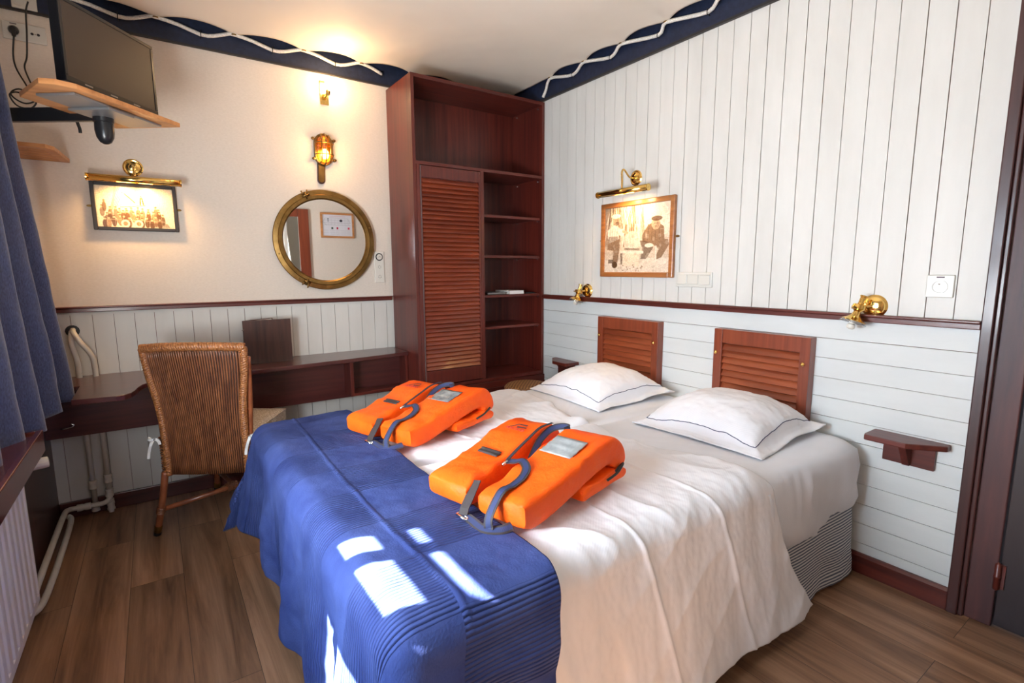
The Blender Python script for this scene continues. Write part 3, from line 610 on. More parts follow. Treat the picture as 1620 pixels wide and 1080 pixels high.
# ================================================================== SOCKETS + SWITCHES
def plate(name, label, cat, c, axis, w_, h_, gang, kind, mt=m_whiteb):
    # axis 'A' on the mirror wall (facing -y), 'B' on the headboard wall (facing -x)
    o = thing(name, label, cat, c)
    def T(u, d, v): return Vector((c[0] + u, c[1] - d, c[2] + v)) if axis == 'A' else Vector((c[0] - d, c[1] - u, c[2] + v))
    def bx(b, u0, u1, d0, d1, v0, v1):
        vs = [T(u, d, v) for v in (v0, v1) for d in (d0, d1) for u in (u0, u1)]
        b.add(vs, [(0, 2, 3, 1), (4, 5, 7, 6), (0, 1, 5, 4), (2, 6, 7, 3), (0, 4, 6, 2), (1, 3, 7, 5)])
    b = MB(); bx(b, -w_ / 2, w_ / 2, 0, 0.010, -h_ / 2, h_ / 2); b.build('cover_plate', mt, o, bevel=0.003)
    dirv = (0, -1, 0) if axis == 'A' else (-1, 0, 0)
    for i, k in enumerate(kind):
        cu_, cv = gang[i]
        if k == 'rocker':
            b = MB(); bx(b, cu_ - 0.031, cu_ + 0.031, 0.010, 0.015, cv - 0.026, cv + 0.026); b.build('rocker', mt, o, bevel=0.003)
        elif k == 'socket':
            b = MB(); b.lathe([(0.0245, 0.0), (0.0245, 0.003), (0.0215, 0.003), (0.0205, -0.004), (0, -0.004)], axisM(T(cu_, 0.0105, cv), dirv), 28); so = b.build('socket_cup', mt, o, smooth=True, auto=30)
            b = MB()
            for du in (-0.0095, 0.0095): b.lathe([(0.0028, 0), (0.0028, 0.0012), (0, 0.0013)], axisM(T(cu_ + du, 0.0068, cv), dirv), 10)
            b.build('contact_hole', m_hole, so)
            b = MB(); b.lathe([(0.0025, 0), (0.0022, 0.012), (0, 0.013)], axisM(T(cu_, 0.0068, cv + 0.010), dirv), 10); b.build('earth_pin', m_steel, so)
            b = MB(); bx(b, cu_ - 0.012, cu_ + 0.012, 0.0098, 0.0106, h_ / 2 - 0.010, h_ / 2 - 0.006); b.build('marking', m_inkd, o)
        elif k == 'antenna':
            b = MB()
            for du in (-0.011, 0.011): b.lathe([(0.006, 0), (0.006, 0.0015), (0.002, 0.002), (0, 0.002)], axisM(T(cu_ + du, 0.010, cv), dirv), 14)
            b.lathe([(0.002, 0), (0.002, 0.0012), (0, 0.0012)], axisM(T(cu_, 0.010, cv), dirv), 8); b.build('antenna_jacks', m_hole, o)
        elif k == 'dial':
            b = MB(); b.lathe([(0.026, 0), (0.026, 0.002), (0, 0.002)], axisM(T(cu_, 0.010, cv), dirv), 24); b.build('dial_ring', m_hole, o)
            b = MB(); b.lathe([(0.0195, 0), (0.018, 0.006), (0, 0.007)], axisM(T(cu_, 0.0115, cv), dirv), 24); b.build('dial_knob', mt, o, smooth=True, auto=30)
            b = MB(); 
            for q in (-0.010, -0.004, 0.002, 0.008): bx(b, cu_ + q, cu_ + q + 0.004, 0.0180, 0.0190, cv - 0.001, cv + 0.001)
            bx(b, cu_ - 0.004, cu_ + 0.004, 0.0180, 0.0190, cv + 0.004, cv + 0.006); b.build('dial_marking', m_inkd, o)
        elif k == 'star':
            b = MB()
            for q in range(6):
                a = q * PI / 3 + PI / 6; b.lathe([(0.0022, 0), (0.0022, 0.0012), (0, 0.0013)], axisM(T(cu_ + 0.0095 * math.cos(a), 0.010, cv + 0.0095 * math.sin(a)), dirv), 8)
            b.build('dotted_sensor', m_hole, o)
    return o
plate('socket_outlet', 'beige double outlet with black plug at the top left of the mirror wall', 'socket', (-0.405, YA, 2.412), 'A', 0.155, 0.078, [(-0.037, 0), (0.038, 0)], ['socket', 'antenna'])
plate('socket_outlet', 'beige outlet on the blue band beside the top of the television', 'socket', (-0.392, YA - 0.013, 2.548), 'A', 0.090, 0.070, [(-0.02, 0)], ['socket'])
plate('thermostat_panel', 'narrow beige wall panel with dial right of the porthole mirror', 'thermostat', (1.283, YA, 1.315), 'A', 0.070, 0.212, [(0, 0.068), (0, 0.0), (0, -0.066)], ['dial', 'star', 'star'], m_white)
plate('light_switch', 'cream triple light switch right of the framed fishermen photograph', 'light switch', (XB, 1.728, 1.237), 'B', 0.226, 0.080, [(-0.071, 0), (0, 0), (0.071, 0)], ['rocker'] * 3)
plate('socket_outlet', 'cream single power socket near the dark door', 'socket', (XB, 0.662, 1.229), 'B', 0.083, 0.083, [(0, -0.002)], ['socket'])
pl = thing('plug', 'black plug with cable hanging from the beige double outlet', 'plug', (-0.442, YA - 0.02, 2.41))
b = MB(); b.lathe([(0.019, 0), (0.019, 0.012), (0.012, 0.026), (0.009, 0.030), (0, 0.030)], axisM((-0.442, YA - 0.0125, 2.412), (0, -1, 0)), 18); b.tube([(-0.442, YA - 0.035, 2.410), (-0.440, YA - 0.038, 2.380)], 0.008, 10); b.build('plug_body', m_blackp, pl, smooth=True, auto=40)
cpts = smoothpath([(-0.440, YA - 0.038, 2.380), (-0.452, YA - 0.03, 2.30), (-0.448, YA - 0.03, 2.24), (-0.420, YA - 0.05, 2.17), (-0.395, YA - 0.09, 2.11), (-0.375, 3.30, 2.075), (-0.33, 3.10, 2.045), (-0.27, 2.90, 2.035), (-0.21, 2.76, 2.05), (-0.15, 2.74, 2.07)], 6)
MB().tube(cpts, 0.0035, 8).build('cable', m_cable, pl, smooth=True)
pl2 = thing('power_cable', 'black looped cable dangling beside the television shelf', 'cable', (-0.40, YA - 0.03, 2.3))
cpts = smoothpath([(-0.375, YA - 0.035, 2.545), (-0.388, YA - 0.03, 2.50), (-0.395, YA - 0.03, 2.40), (-0.405, YA - 0.03, 2.30), (-0.418, YA - 0.03, 2.25), (-0.405, YA - 0.04, 2.19), (-0.385, YA - 0.07, 2.13), (-0.385, YA - 0.10, 2.09), (-0.42, YA - 0.10, 2.07), (-0.455, YA - 0.09, 2.085), (-0.470, YA - 0.09, 2.11),
    (-0.44, YA - 0.10, 2.13), (-0.40, YA - 0.10, 2.115), (-0.385, YA - 0.09, 2.085), (-0.41, YA - 0.08, 2.055), (-0.455, YA - 0.08, 2.06), (-0.475, YA - 0.09, 2.10), (-0.45, YA - 0.10, 2.115), (-0.41, YA - 0.12, 2.10), (-0.38, YA - 0.13, 2.08), (-0.33, 3.20, 2.06), (-0.26, 2.92, 2.00), (-0.20, 2.82, 2.02)], 6)
MB().tube(cpts, 0.0035, 8).build('cable', m_cable, pl2, smooth=True)
b = MB(); b.tube(smoothpath([(-0.20, 2.76, 1.935), (-0.205, 2.80, 1.91), (-0.20, 2.84, 1.88), (-0.20, 2.85, 1.865)], 5), 0.006, 8); b.build('lower_loop', m_cable, pl2, smooth=True)
b = MB(); torus(b, (-0.388, YA - 0.10, 2.105), (1, 0, 0.6), 0.008, 0.0015); b.build('cable_tie', mat('green_tie', (0.03, 0.3, 0.08), 0.5), pl2)

# ================================================================== PORTHOLE MIRROR
MC = Vector((0.927, YA - 0.028, 1.484)); TLT = math.radians(2.5)
mn = Vector((-math.sin(TLT), -math.cos(TLT), 0)); MM = axisM(MC, mn)
mi = thing('porthole_mirror', 'round brass porthole mirror hanging on the cream wall', 'mirror', tuple(MC))
b = MB(); b.lathe([(0.310, -0.010), (0.314, 0.0), (0.310, 0.006), (0.285, 0.010), (0.281, 0.015), (0.262, 0.014), (0.254, 0.004), (0.254, -0.010)], MM, 96, close=True); ring = b.build('brass_ring', m_agedbrass, mi, smooth=True, auto=28)
b = MB(); b.lathe([(0.256, 0.0), (0.256, 0.002), (0.0, 0.002)], MM, 96); b.build('mirror_glass', m_mirror, mi)
for k in range(10):
    a = 2 * PI * k / 10 + 0.3; b = MB(); b.lathe([(0.006, 0.0), (0.006, 0.0035), (0, 0.0045)], MM @ Matrix.Translation((0.297 * math.cos(a), 0.297 * math.sin(a), 0.006)), 10); b.build('bolt', m_agedbrass, ring, smooth=True, auto=40)
def clamp(ang, mt=m_agedbrass):
    a = math.radians(ang); c = MM @ Vector((0, 0, 0))
    ux = Vector((mn.y, -mn.x, 0)) * -1
    rad_ = (Vector((1, 0, 0)) * math.cos(a) + Vector((0, 0, 1)) * math.sin(a)); tan_ = Vector((-math.sin(a), 0, math.cos(a)))
    p = MC + rad_ * 0.292 + mn * 0.014
    b = MB(); b.tube([p - tan_ * 0.022, p + tan_ * 0.022], 0.007, 10)
    b.tube([p - rad_ * 0.022, p + rad_ * 0.022], 0.0055, 8); b.tube([p + tan_ * 0.012 + rad_ * 0.0, p + tan_ * 0.018 + rad_ * 0.034 + mn * 0.006], 0.005, 8); b.tube([p - tan_ * 0.012, p - tan_ * 0.018 + rad_ * 0.030 + mn * 0.004], 0.005, 8)
    return b.build('clamp', mt, mi, smooth=True)
clamp(112); clamp(243)
p = MC + Vector((0.302, 0, -0.03)) + mn * 0.012
b = MB(); b.tube([p + Vector((0.004, 0, -0.035)), p + Vector((0.004, 0, 0.035))], 0.006, 10); b.box(p.x - 0.028, p.x + 0.008, p.y - 0.006, p.y + 0.006, p.z + 0.030, p.z + 0.038); b.box(p.x - 0.028, p.x + 0.008, p.y - 0.006, p.y + 0.006, p.z - 0.038, p.z - 0.030)
b.build('hinge', m_brass, mi, smooth=True, auto=40)
MB().lathe([(0.18, 0), (0.18, 0.014)], axisM((0.927, YA, 1.484), (0, -1, 0)), 24).build('backing', m_black, mi)

# ================================================================== WALL LAMPS, MIRROR WALL
bh = thing('bulkhead_lamp', 'lit caged brass bulkhead lamp above the porthole mirror', 'wall lamp', (0.94, YA, 2.03))
b = MB()
def stadium(w_, h0, h1, n=10):
    pts = [(w_ * math.cos(PI - PI * k / n), h1 + w_ * math.sin(PI * k / n)) for k in range(n + 1)]
    pts += [(w_ * math.cos(-PI * k / n), h0 - w_ * math.sin(PI * k / n)) for k in range(n + 1)]
    return pts
bx_ = 0.945
b = MB(); b.prism([(0.925 + p[0] + (p[1] - 1.85) * 0.04, p[1]) for p in stadium(0.024, 1.86, 2.02)], 'y', YA - 0.012, YA - 0.0005); b.build('wooden_backplate', m_dark_z, bh, bevel=0.002)
b = MB(); b.prism([(0.925 + p[0] + (p[1] - 1.85) * 0.04, p[1]) for p in stadium(0.018, 1.863, 2.02)], 'y', YA - 0.016, YA - 0.012); b.build('brass_plate', m_agedbrass, bh)
b = MB(); b.prism([(bx_ + p[0], p[1]) for p in stadium(0.056, 2.005, 2.085, 14)], 'y', YA - 0.032, YA - 0.001); b.build('housing', m_agedbrass, bh, bevel=0.003)
gp = []
for k in range(9):
    t = k / 8 * PI / 2; s_ = max(math.cos(t), 0.02) * 0.044; d = YA - 0.032 - 0.045 * math.sin(t)
    gp.append([(bx_ + p[0] * s_ / 0.044, d, 2.045 + (p[1] - 2.045) * (0.35 + 0.65 * math.cos(t))) for p in [*stadium(0.044, 2.005, 2.085, 12)] + [stadium(0.044, 2.005, 2.085, 12)[0]]])
b = MB(); b.grid(gp, 9, len(gp[0])); b.build('ribbed_glass', m_bulbglass, bh, smooth=True)
b = MB(); b.lathe([(0.0, 0), (0.018, 0.006), (0.024, 0.022), (0.020, 0.042), (0.010, 0.058), (0, 0.06)], axisM((bx_, YA - 0.050, 1.985), (0, 0, 1)), 16); b.build('bulb', m_bulb, bh, smooth=True)
b = MB(); b.prism([(bx_ + p[0] * 0.78, 2.045 + (p[1] - 2.045) * 0.85) for p in stadium(0.056, 2.005, 2.085, 14)], 'y', YA - 0.0345, YA - 0.032); b.build('reflector', m_brass, bh)
for xx in (bx_ - 0.028, bx_, bx_ + 0.028): pass
cg = MB()
def cagebar(pts): cg.tube(smoothpath(pts, 4), 0.0035, 8)
for xx, e in ((-0.026, 0.9), (0.0, 1.0), (0.026, 0.9)):
    cagebar([(bx_ + xx, YA - 0.030, 2.045 - 0.092 * e), (bx_ + xx, YA - 0.068, 2.045 - 0.080 * e), (bx_ + xx, YA - 0.088, 2.045), (bx_ + xx, YA - 0.068, 2.045 + 0.080 * e), (bx_ + xx, YA - 0.030, 2.045 + 0.092 * e)])
for zz in (2.010, 2.078):
    cagebar([(bx_ - 0.054, YA - 0.030, zz), (bx_ - 0.045, YA - 0.070, zz), (bx_, YA - 0.088, zz), (bx_ + 0.045, YA - 0.070, zz), (bx_ + 0.054, YA - 0.030, zz)])
cg.build('cage', m_agedbrass, bh, smooth=True)
for sx in (-1, 1):
    for zz in (1.985, 2.105):
        b = MB(); b.lathe([(0.009, 0), (0.009, 0.012), (0.005, 0.014), (0.005, 0.022)], axisM((bx_ + sx * 0.062, YA - 0.02, zz), (sx * 0.3, -1, 0)), 10); b.box(bx_ + sx * 0.062 - 0.012, bx_ + sx * 0.062 + 0.012, YA - 0.030, YA - 0.024, zz - 0.004, zz + 0.004); b.build('cage_screw', m_agedbrass, bh, smooth=True, auto=40)
light('bulkhead_bulb', 'POINT', (bx_, YA - 0.12, 2.02), 1.6, (1.0, 0.62, 0.28), shadow_soft_size=0.03)

sc = thing('wall_sconce', 'small brass wall bracket with bare glowing bulb near the ceiling', 'wall lamp', (0.965, YA, 2.39))
MB().box(0.945, 0.998, YA - 0.006, YA - 0.0005, 2.322, 2.462).build('backplate', m_brass, sc, bevel=0.002)
b = MB(); b.tube([(0.975, YA - 0.006, 2.372), (0.978, YA - 0.045, 2.378)], 0.008, 10); b.lathe([(0.013, 0), (0.015, 0.02), (0.011, 0.03), (0, 0.03)], axisM((0.980, YA - 0.05, 2.368), (0.1, -0.2, 1)), 14); b.build('lamp_holder', m_brass, sc, smooth=True, auto=40)
b = MB(); b.lathe([(0.0, 0), (0.016, 0.004), (0.026, 0.018), (0.028, 0.032), (0.020, 0.052), (0, 0.062)], axisM((0.986, YA - 0.058, 2.400), (0.1, -0.2, 1)), 18); b.build('bulb', m_bulb_hot, sc, smooth=True)
light('sconce_bulb', 'POINT', (1.03, YA - 0.24, 2.49), 2.0, (1.0, 0.62, 0.30), shadow_soft_size=0.03)

# picture lights
def picture_light(name, label, c, axis, L, drop, out, goose):
    # c: backplate centre on the wall. axis A faces -y, axis B faces -x
    o = thing(name, label, 'picture light', c)
    def T(u, d, v): return Vector((c[0] + u, c[1] - d, c[2] + v)) if axis == 'A' else Vector((c[0] - d, c[1] - u, c[2] + v))
    dv = (0, -1, 0) if axis == 'A' else (-1, 0, 0)
    MB().lathe([(0.0, 0.0), (0.044, 0.0), (0.045, 0.003), (0.038, 0.007), (0.034, 0.006), (0.030, 0.010), (0.020, 0.012), (0.016, 0.017), (0.0, 0.019)], axisM(c, dv), 32).build('backplate', m_brass, o, smooth=True, auto=30)
    MB().tube(smoothpath([T(*g) for g in goose], 6), 0.0055, 10).build('arm', m_brass, o, smooth=True)
    cu_ = goose[-1][0]; r = 0.0185; n = 18; P = []
    for i, e in enumerate((cu_ - L / 2, cu_ + L / 2)):
        P.append([T(e, out + r * math.cos(a), -drop + r * math.sin(a)) for a in [math.radians(-45 + 290 * k / n) - math.radians(10) for k in range(n + 1)]])
    b = MB(); b.grid(P, 2, n + 1)
    for e in (cu_ - L / 2, cu_ + L / 2):
        b.lathe([(0.0, 0), (r + 0.001, 0), (r + 0.001, 0.006), (0, 0.006)], axisM(T(e, out, -drop), (T(cu_, out, -drop) - T(e, out, -drop))), 20)
    tb = b.build('tube_shade', m_brass, o, smooth=True, auto=40); md = tb.modifiers.new('s', 'SOLIDIFY'); md.thickness = 0.001
    for q in (-0.055, 0.045):
        b = MB(); b.tube([T(cu_ + q - 0.03, out, -drop - 0.004), T(cu_ + q + 0.03, out, -drop - 0.004)], [0.008, 0.008], 12); b.build('bulb', m_bulb, o, smooth=True)
        p = T(cu_ + q, out - 0.012, -drop - 0.028)
        l = light('picture_lamp_glow', 'SPOT', p, 4.0, (1.0, 0.58, 0.22), (T(0, -0.6, -1.2) - T(0, 0, 0)), shadow_soft_size=0.02, spot_size=math.radians(150), spot_blend=0.9)
    return o
picture_light('picture_light', 'long brass picture light over the black-framed ship photograph', (-0.042, YA, 1.836), 'A', 0.400, 0.078, 0.115, [(0, 0.015, 0), (0.0, 0.07, 0.0), (0.004, 0.105, -0.02), (0.006, 0.115, -0.058)], )
picture_light('picture_light', 'brass gooseneck picture light over the fishermen photograph', (XB, 2.160, 1.830), 'B', 0.395, 0.090, 0.135, [(0, 0.015, -0.002), (0.0, 0.06, 0.0), (0.005, 0.11, 0.035), (0.012, 0.135, 0.02), (0.014, 0.135, -0.030), (0.014, 0.135, -0.072)])

# ================================================================== FRAMED PICTURES
class Art:
    def __init__(s, w_, h_, bg, seed=1):
        s.w, s.h = w_, h_; s.a = np.zeros((h_, w_, 3)); s.a[:] = bg; s.r = np.random.RandomState(seed)
        s.Y, s.X = np.mgrid[0:h_, 0:w_].astype(float); s.X /= w_; s.Y = 1 - s.Y / h_; s.asp = w_ / h_
    def put(s, m, c, al=1.0):
        m = np.clip(m, 0, 1)[..., None] * al; s.a = s.a * (1 - m) + np.array(c) * m
    def ell(s, x, y, rx, ry, c, al=1.0, rot=0):
        dx, dy = s.X - x, s.Y - y
        if rot: dx = dx * s.asp; k, q = math.cos(rot), math.sin(rot); dx, dy = (dx * k + dy * q) / s.asp, -dx * q + dy * k
        d = np.sqrt((dx / rx) ** 2 + (dy / ry) ** 2); s.put((1.1 - d) * 8, c, al)
    def line(s, x0, y0, x1, y1, t, c, al=1.0):
        dx, dy = (x1 - x0) * s.asp, y1 - y0; L = dx * dx + dy * dy
        q = np.clip(((s.X - x0) * s.asp * dx + (s.Y - y0) * dy) / L, 0, 1)
        d = np.hypot((s.X - x0) * s.asp - q * dx, (s.Y - y0) - q * dy); s.put((t - d) / 0.006 + 0.5, c, al)
    def poly(s, pts, c, al=1.0):
        m = np.zeros_like(s.X, bool); n = len(pts)
        for i in range(n):
            (xa, ya), (xb, yb) = pts[i], pts[(i + 1) % n]
            if ya == yb: continue
            cr = ((s.Y > ya) != (s.Y > yb)) & (s.X < (xb - xa) * (s.Y - ya) / (yb - ya) + xa); m ^= cr
        s.put(m.astype(float), c, al)
    def grain(s, k):
        n = s.r.rand(s.h, s.w); n = (n + np.roll(n, 1, 0) + np.roll(n, 1, 1)) / 3; s.a *= (1 + (n[..., None] - 0.5) * k)
def art_object(art, name, corners, mt, parent):
    # corners: top-left, top-right, bottom-left
    tl, tr, bl = [Vector(c) for c in corners]; H, W = art.h, art.w
    vs = [tuple(tl + (tr - tl) * (i / (W - 1)) + (bl - tl) * (j / (H - 1))) for j in range(H) for i in range(W)]
    fs = [(j * W + i, (j + 1) * W + i, (j + 1) * W + i + 1, j * W + i + 1) for j in range(H - 1) for i in range(W - 1)]
    o = MB().add(vs, fs).build(name, mt, parent)
    ca = o.data.color_attributes.new('Print', 'FLOAT_COLOR', 'POINT')
    buf = np.ones((H * W, 4), np.float32); buf[:, :3] = np.clip(art.a, 0, 1).reshape(-1, 3); ca.data.foreach_set('color', buf.ravel()); return o
def print_mat(name, rough=0.25):
    m, nt, b = newmat(name); at = N(nt, 'ShaderNodeAttribute'); at.attribute_name = 'Print'
    nt.links.new(at.outputs['Color'], b.inputs['Base Color']); b.inputs['Roughness'].default_value = rough; return m
m_print = print_mat('printed_paper')
# ship crew photograph
A1 = Art(190, 108, (0.72, 0.62, 0.44), 3); SD, SM = (0.13, 0.06, 0.02), (0.32, 0.19, 0.09)
for k in range(16): A1.line(0.62 + 0.024 * k, 1.0, 0.60 + 0.026 * k, 0.42, 0.003, SM, 0.35)
for k in range(5): A1.line(0.30 + k * 0.02, 1.0, 0.16 + k * 0.018, 0.42, 0.006, SM, 0.8)
A1.line(0.26, 1.0, 0.19, 0.45, 0.028, SM, 0.45); A1.line(0.34, 0.9, 0.55, 0.62, 0.004, SM, 0.7); A1.line(0.30, 0.50, 0.62, 0.56, 0.008, SD, 0.9); A1.line(0.36, 0.88, 0.30, 0.5, 0.003, SM, 0.6)
A1.line(0.37, 0.82, 0.42, 0.74, 0.016, SD); A1.line(0.41, 0.76, 0.49, 0.62, 0.014, SD); A1.line(0.33, 0.86, 0.38, 0.82, 0.010, SD); A1.ell(0.375, 0.86, 0.014, 0.028, SM)
A1.line(0.565, 0.74, 0.558, 0.58, 0.018, SD); A1.line(0.585, 0.74, 0.600, 0.58, 0.016, SD); A1.ell(0.575, 0.78, 0.012, 0.022, SM)
r = np.random.RandomState(5)
for row, yy, n_, dark in ((0, 0.44, 11, 0.8), (1, 0.33, 12, 0.95), (2, 0.22, 12, 1.0)):
    for k in range(n_):
        x = 0.08 + 0.80 * (k + 0.5 * (row % 2)) / n_ + r.uniform(-0.02, 0.02); y = yy + r.uniform(-0.03, 0.05)
        A1.ell(x, y - 0.11, 0.030, 0.11, SD if r.rand() < 0.7 else SM, dark); A1.ell(x, y + 0.015, 0.013, 0.030, (0.50, 0.36, 0.2), 0.9); A1.ell(x, y + 0.045, 0.017, 0.014, SD, 0.9)
A1.ell(0.10, 0.50, 0.026, 0.12, SD, 0.9); A1.ell(0.10, 0.64, 0.014, 0.03, SM)
for x in (0.345, 0.515):
    A1.ell(x, 0.10, 0.055, 0.095, (0.75, 0.64, 0.46)); A1.ell(x, 0.10, 0.030, 0.052, SM)
for k in range(9): A1.line(0.12 + 0.1 * k, 0.27, 0.12 + 0.1 * k, 0.03, 0.003, (0.6, 0.48, 0.3), 0.7)
A1.line(0.03, 0.20, 0.9, 0.17, 0.004, (0.6, 0.48, 0.3), 0.7); A1.poly([(0.62, 0.02), (0.93, 0.02), (0.90, 0.12), (0.62, 0.14)], SD, 0.65)
A1.put((0.02 - A1.X) * 80, (0.6, 0.5, 0.35)); A1.grain(0.7)
p1_ = thing('framed_photograph', 'black-framed sepia photograph of a ship crew on the cream wall', 'picture', (-0.045, YA, 1.62))
fx0, fx1, fz0, fz1, fw = -0.232, 0.138, 1.507, 1.752, 0.018
def frame(b, a0, a1, z0, z1, fw, axis, d0, d1):
    for (p0, p1, q0, q1) in ((a0, a0 + fw, z0, z1), (a1 - fw, a1, z0, z1), (a0 + fw, a1 - fw, z0, z0 + fw), (a0 + fw, a1 - fw, z1 - fw, z1)):
        if axis == 'A': b.box(p0, p1, d0, d1, q0, q1)
        else: b.box(d0, d1, p0, p1, q0, q1)
b = MB(); frame(b, fx0, fx1, fz0, fz1, fw, 'A', YA - 0.024, YA - 0.004); b.build('frame', m_black, p1_, bevel=0.003)
art_object(A1, 'photograph_print', [(fx0 + fw, YA - 0.014, fz1 - fw), (fx1 - fw, YA - 0.014, fz1 - fw), (fx0 + fw, YA - 0.014, fz0 + fw)], m_print, p1_)
MB().box(fx0 + 0.004, fx1 - 0.004, YA - 0.012, YA - 0.004, fz0 + 0.004, fz1 - 0.004).build('backing_board', m_black, p1_)
for xx in (fx0 - 0.008, fx1 + 0.008):
    b = MB(); b.prism([(xx + p[0] * 1.0, 1.628 + p[1]) for p in [(0.013 * math.cos(t), 0.006 * math.sin(t)) for t in [2 * PI * k / 14 for k in range(14)]]], 'y', YA - 0.005, YA - 0.002); b.build('mounting_lug', m_agedbrass, p1_)
# two fishermen mending nets
A2 = Art(170, 150, (0.50, 0.42, 0.33), 9); D, Md, Lt = (0.085, 0.045, 0.022), (0.22, 0.14, 0.085), (0.66, 0.59, 0.50)
A2.poly([(0, 0), (1, 0), (1, 0.22), (0, 0.20)], (0.60, 0.53, 0.44)); A2.poly([(0.62, 0.55), (1, 0.5), (1, 1), (0.6, 1)], Lt, 0.9); A2.poly([(0, 0.4), (0.1, 0.4), (0.1, 1), (0, 1)], Md, 0.7)
r = np.random.RandomState(2)
for k in range(70):
    x = r.uniform(0.08, 0.60); c = [D, Md, Lt, (0.6, 0.5, 0.36)][r.randint(4)]
    A2.line(x, 1.0, x + r.uniform(-0.10, 0.10), r.uniform(0.45, 0.8), r.uniform(0.004, 0.010), c, 0.8)
for k in range(26):
    x = r.uniform(0.30, 0.56); A2.line(x, 0.72, x + r.uniform(-0.05, 0.05), 0.40, r.uniform(0.006, 0.014), Lt if k % 2 else Md, 0.8)
A2.ell(0.44, 0.48, 0.13, 0.14, Lt, 0.6)
# left man
A2.poly([(0.04, 0.66), (0.16, 0.74), (0.27, 0.66), (0.33, 0.62), (0.30, 0.56), (0.22, 0.58), (0.24, 0.46), (0.08, 0.44), (0.05, 0.55)], Lt); A2.poly([(0.06, 0.56), (0.22, 0.56), (0.24, 0.44), (0.06, 0.42)], D, 0.6)
A2.poly([(0.05, 0.45), (0.24, 0.52), (0.25, 0.40), (0.22, 0.16), (0.14, 0.16), (0.14, 0.34), (0.04, 0.36)], Md); A2.ell(0.17, 0.12, 0.045, 0.05, D); A2.poly([(0.06, 0.14), (0.15, 0.14), (0.15, 0.20), (0.06, 0.20)], D, 0.8)
A2.ell(0.19, 0.80, 0.052, 0.075, (0.38, 0.27, 0.18)); A2.ell(0.18, 0.87, 0.075, 0.032, Lt); A2.ell(0.20, 0.76, 0.03, 0.03, D, 0.6)
A2.line(0.16, 0.68, 0.30, 0.62, 0.035, Lt); A2.line(0.30, 0.63, 0.36, 0.60, 0.02, (0.42, 0.30, 0.2))
# right man
A2.poly([(0.60, 0.56), (0.68, 0.70), (0.80, 0.74), (0.90, 0.66), (0.92, 0.46), (0.74, 0.42), (0.60, 0.46)], Md); A2.ell(0.79, 0.70, 0.06, 0.075, (0.42, 0.31, 0.21)); A2.ell(0.80, 0.78, 0.075, 0.035, D, 0.9)
A2.poly([(0.56, 0.48), (0.74, 0.44), (0.76, 0.36), (0.66, 0.20), (0.58, 0.20), (0.60, 0.36)], D, 0.75); A2.poly([(0.72, 0.44), (0.96, 0.48), (0.98, 0.40), (0.88, 0.22), (0.78, 0.18), (0.84, 0.34)], Md); A2.ell(0.88, 0.15, 0.07, 0.025, Lt); A2.ell(0.70, 0.40, 0.06, 0.03, Lt); A2.line(0.80, 0.38, 0.80, 0.16, 0.012, Lt)
# work table
A2.poly([(0.26, 0.34), (0.62, 0.32), (0.62, 0.28), (0.26, 0.30)], Lt); A2.poly([(0.30, 0.30), (0.56, 0.28), (0.56, 0.09), (0.31, 0.11)], (0.62, 0.54, 0.42)); A2.poly([(0.26, 0.30), (0.30, 0.30), (0.30, 0.12), (0.27, 0.12)], D, 0.8); A2.poly([(0.32, 0.38), (0.56, 0.36), (0.56, 0.33), (0.32, 0.35)], D, 0.7)
for k in range(30): A2.ell(r.uniform(0.3, 0.62), r.uniform(0.02, 0.14), 0.012, 0.010, Lt if k % 2 else Md, 0.7)
for k in range(260):
    x, y = r.uniform(0, 1), r.uniform(0, 1); A2.ell(x, y, r.uniform(0.006, 0.03), r.uniform(0.006, 0.03), [D, Md, Lt][r.randint(3)], 0.16)
for x, y, q in ((0.79, 0.70, 0.05), (0.19, 0.80, 0.045)):
    A2.ell(x - q * 0.3, y + 0.012, q * 0.16, 0.008, D, 0.7); A2.ell(x + q * 0.25, y + 0.012, q * 0.16, 0.008, D, 0.7); A2.ell(x, y - 0.03, q * 0.3, 0.007, D, 0.6); A2.ell(x + q * 0.5, y - 0.01, q * 0.35, 0.05, D, 0.35)
for k in range(5): A2.line(0.64 + 0.05 * k, 0.66, 0.62 + 0.055 * k, 0.48, 0.006, D, 0.4)
for k in range(4): A2.line(0.09 + 0.04 * k, 0.68, 0.08 + 0.035 * k, 0.50, 0.005, Md, 0.5)
A2.grain(0.6)
p2_ = thing('framed_photograph', 'honey wood framed sepia photograph of two men mending nets', 'picture', (XB, 2.14, 1.47))
gy0, gy1, gz0, gz1, gw = 1.856, 2.424, 1.246, 1.700, 0.030
b = MB(); frame(b, gy0, gy1, gz0, gz1, gw, 'B', XB - 0.026, XB - 0.002); b.build('frame', m_oakpic, p2_, bevel=0.005)
art_object(A2, 'photograph_print', [(XB - 0.014, gy1 - gw, gz1 - gw), (XB - 0.014, gy0 + gw, gz1 - gw), (XB - 0.014, gy1 - gw, gz0 + gw)], m_print, p2_)
MB().box(XB - 0.012, XB - 0.002, gy0 + 0.006, gy1 - 0.006, gz0 + 0.006, gz1 - 0.006).build('backing_board', m_black, p2_)
for yy in (gy0 - 0.010, gy1 + 0.010):
    b = MB(); b.prism([(yy + 0.013 * math.cos(2 * PI * k / 14), 1.475 + 0.007 * math.sin(2 * PI * k / 14)) for k in range(14)], 'x', XB - 0.006, XB - 0.002); b.build('mounting_lug', m_agedbrass, p2_)
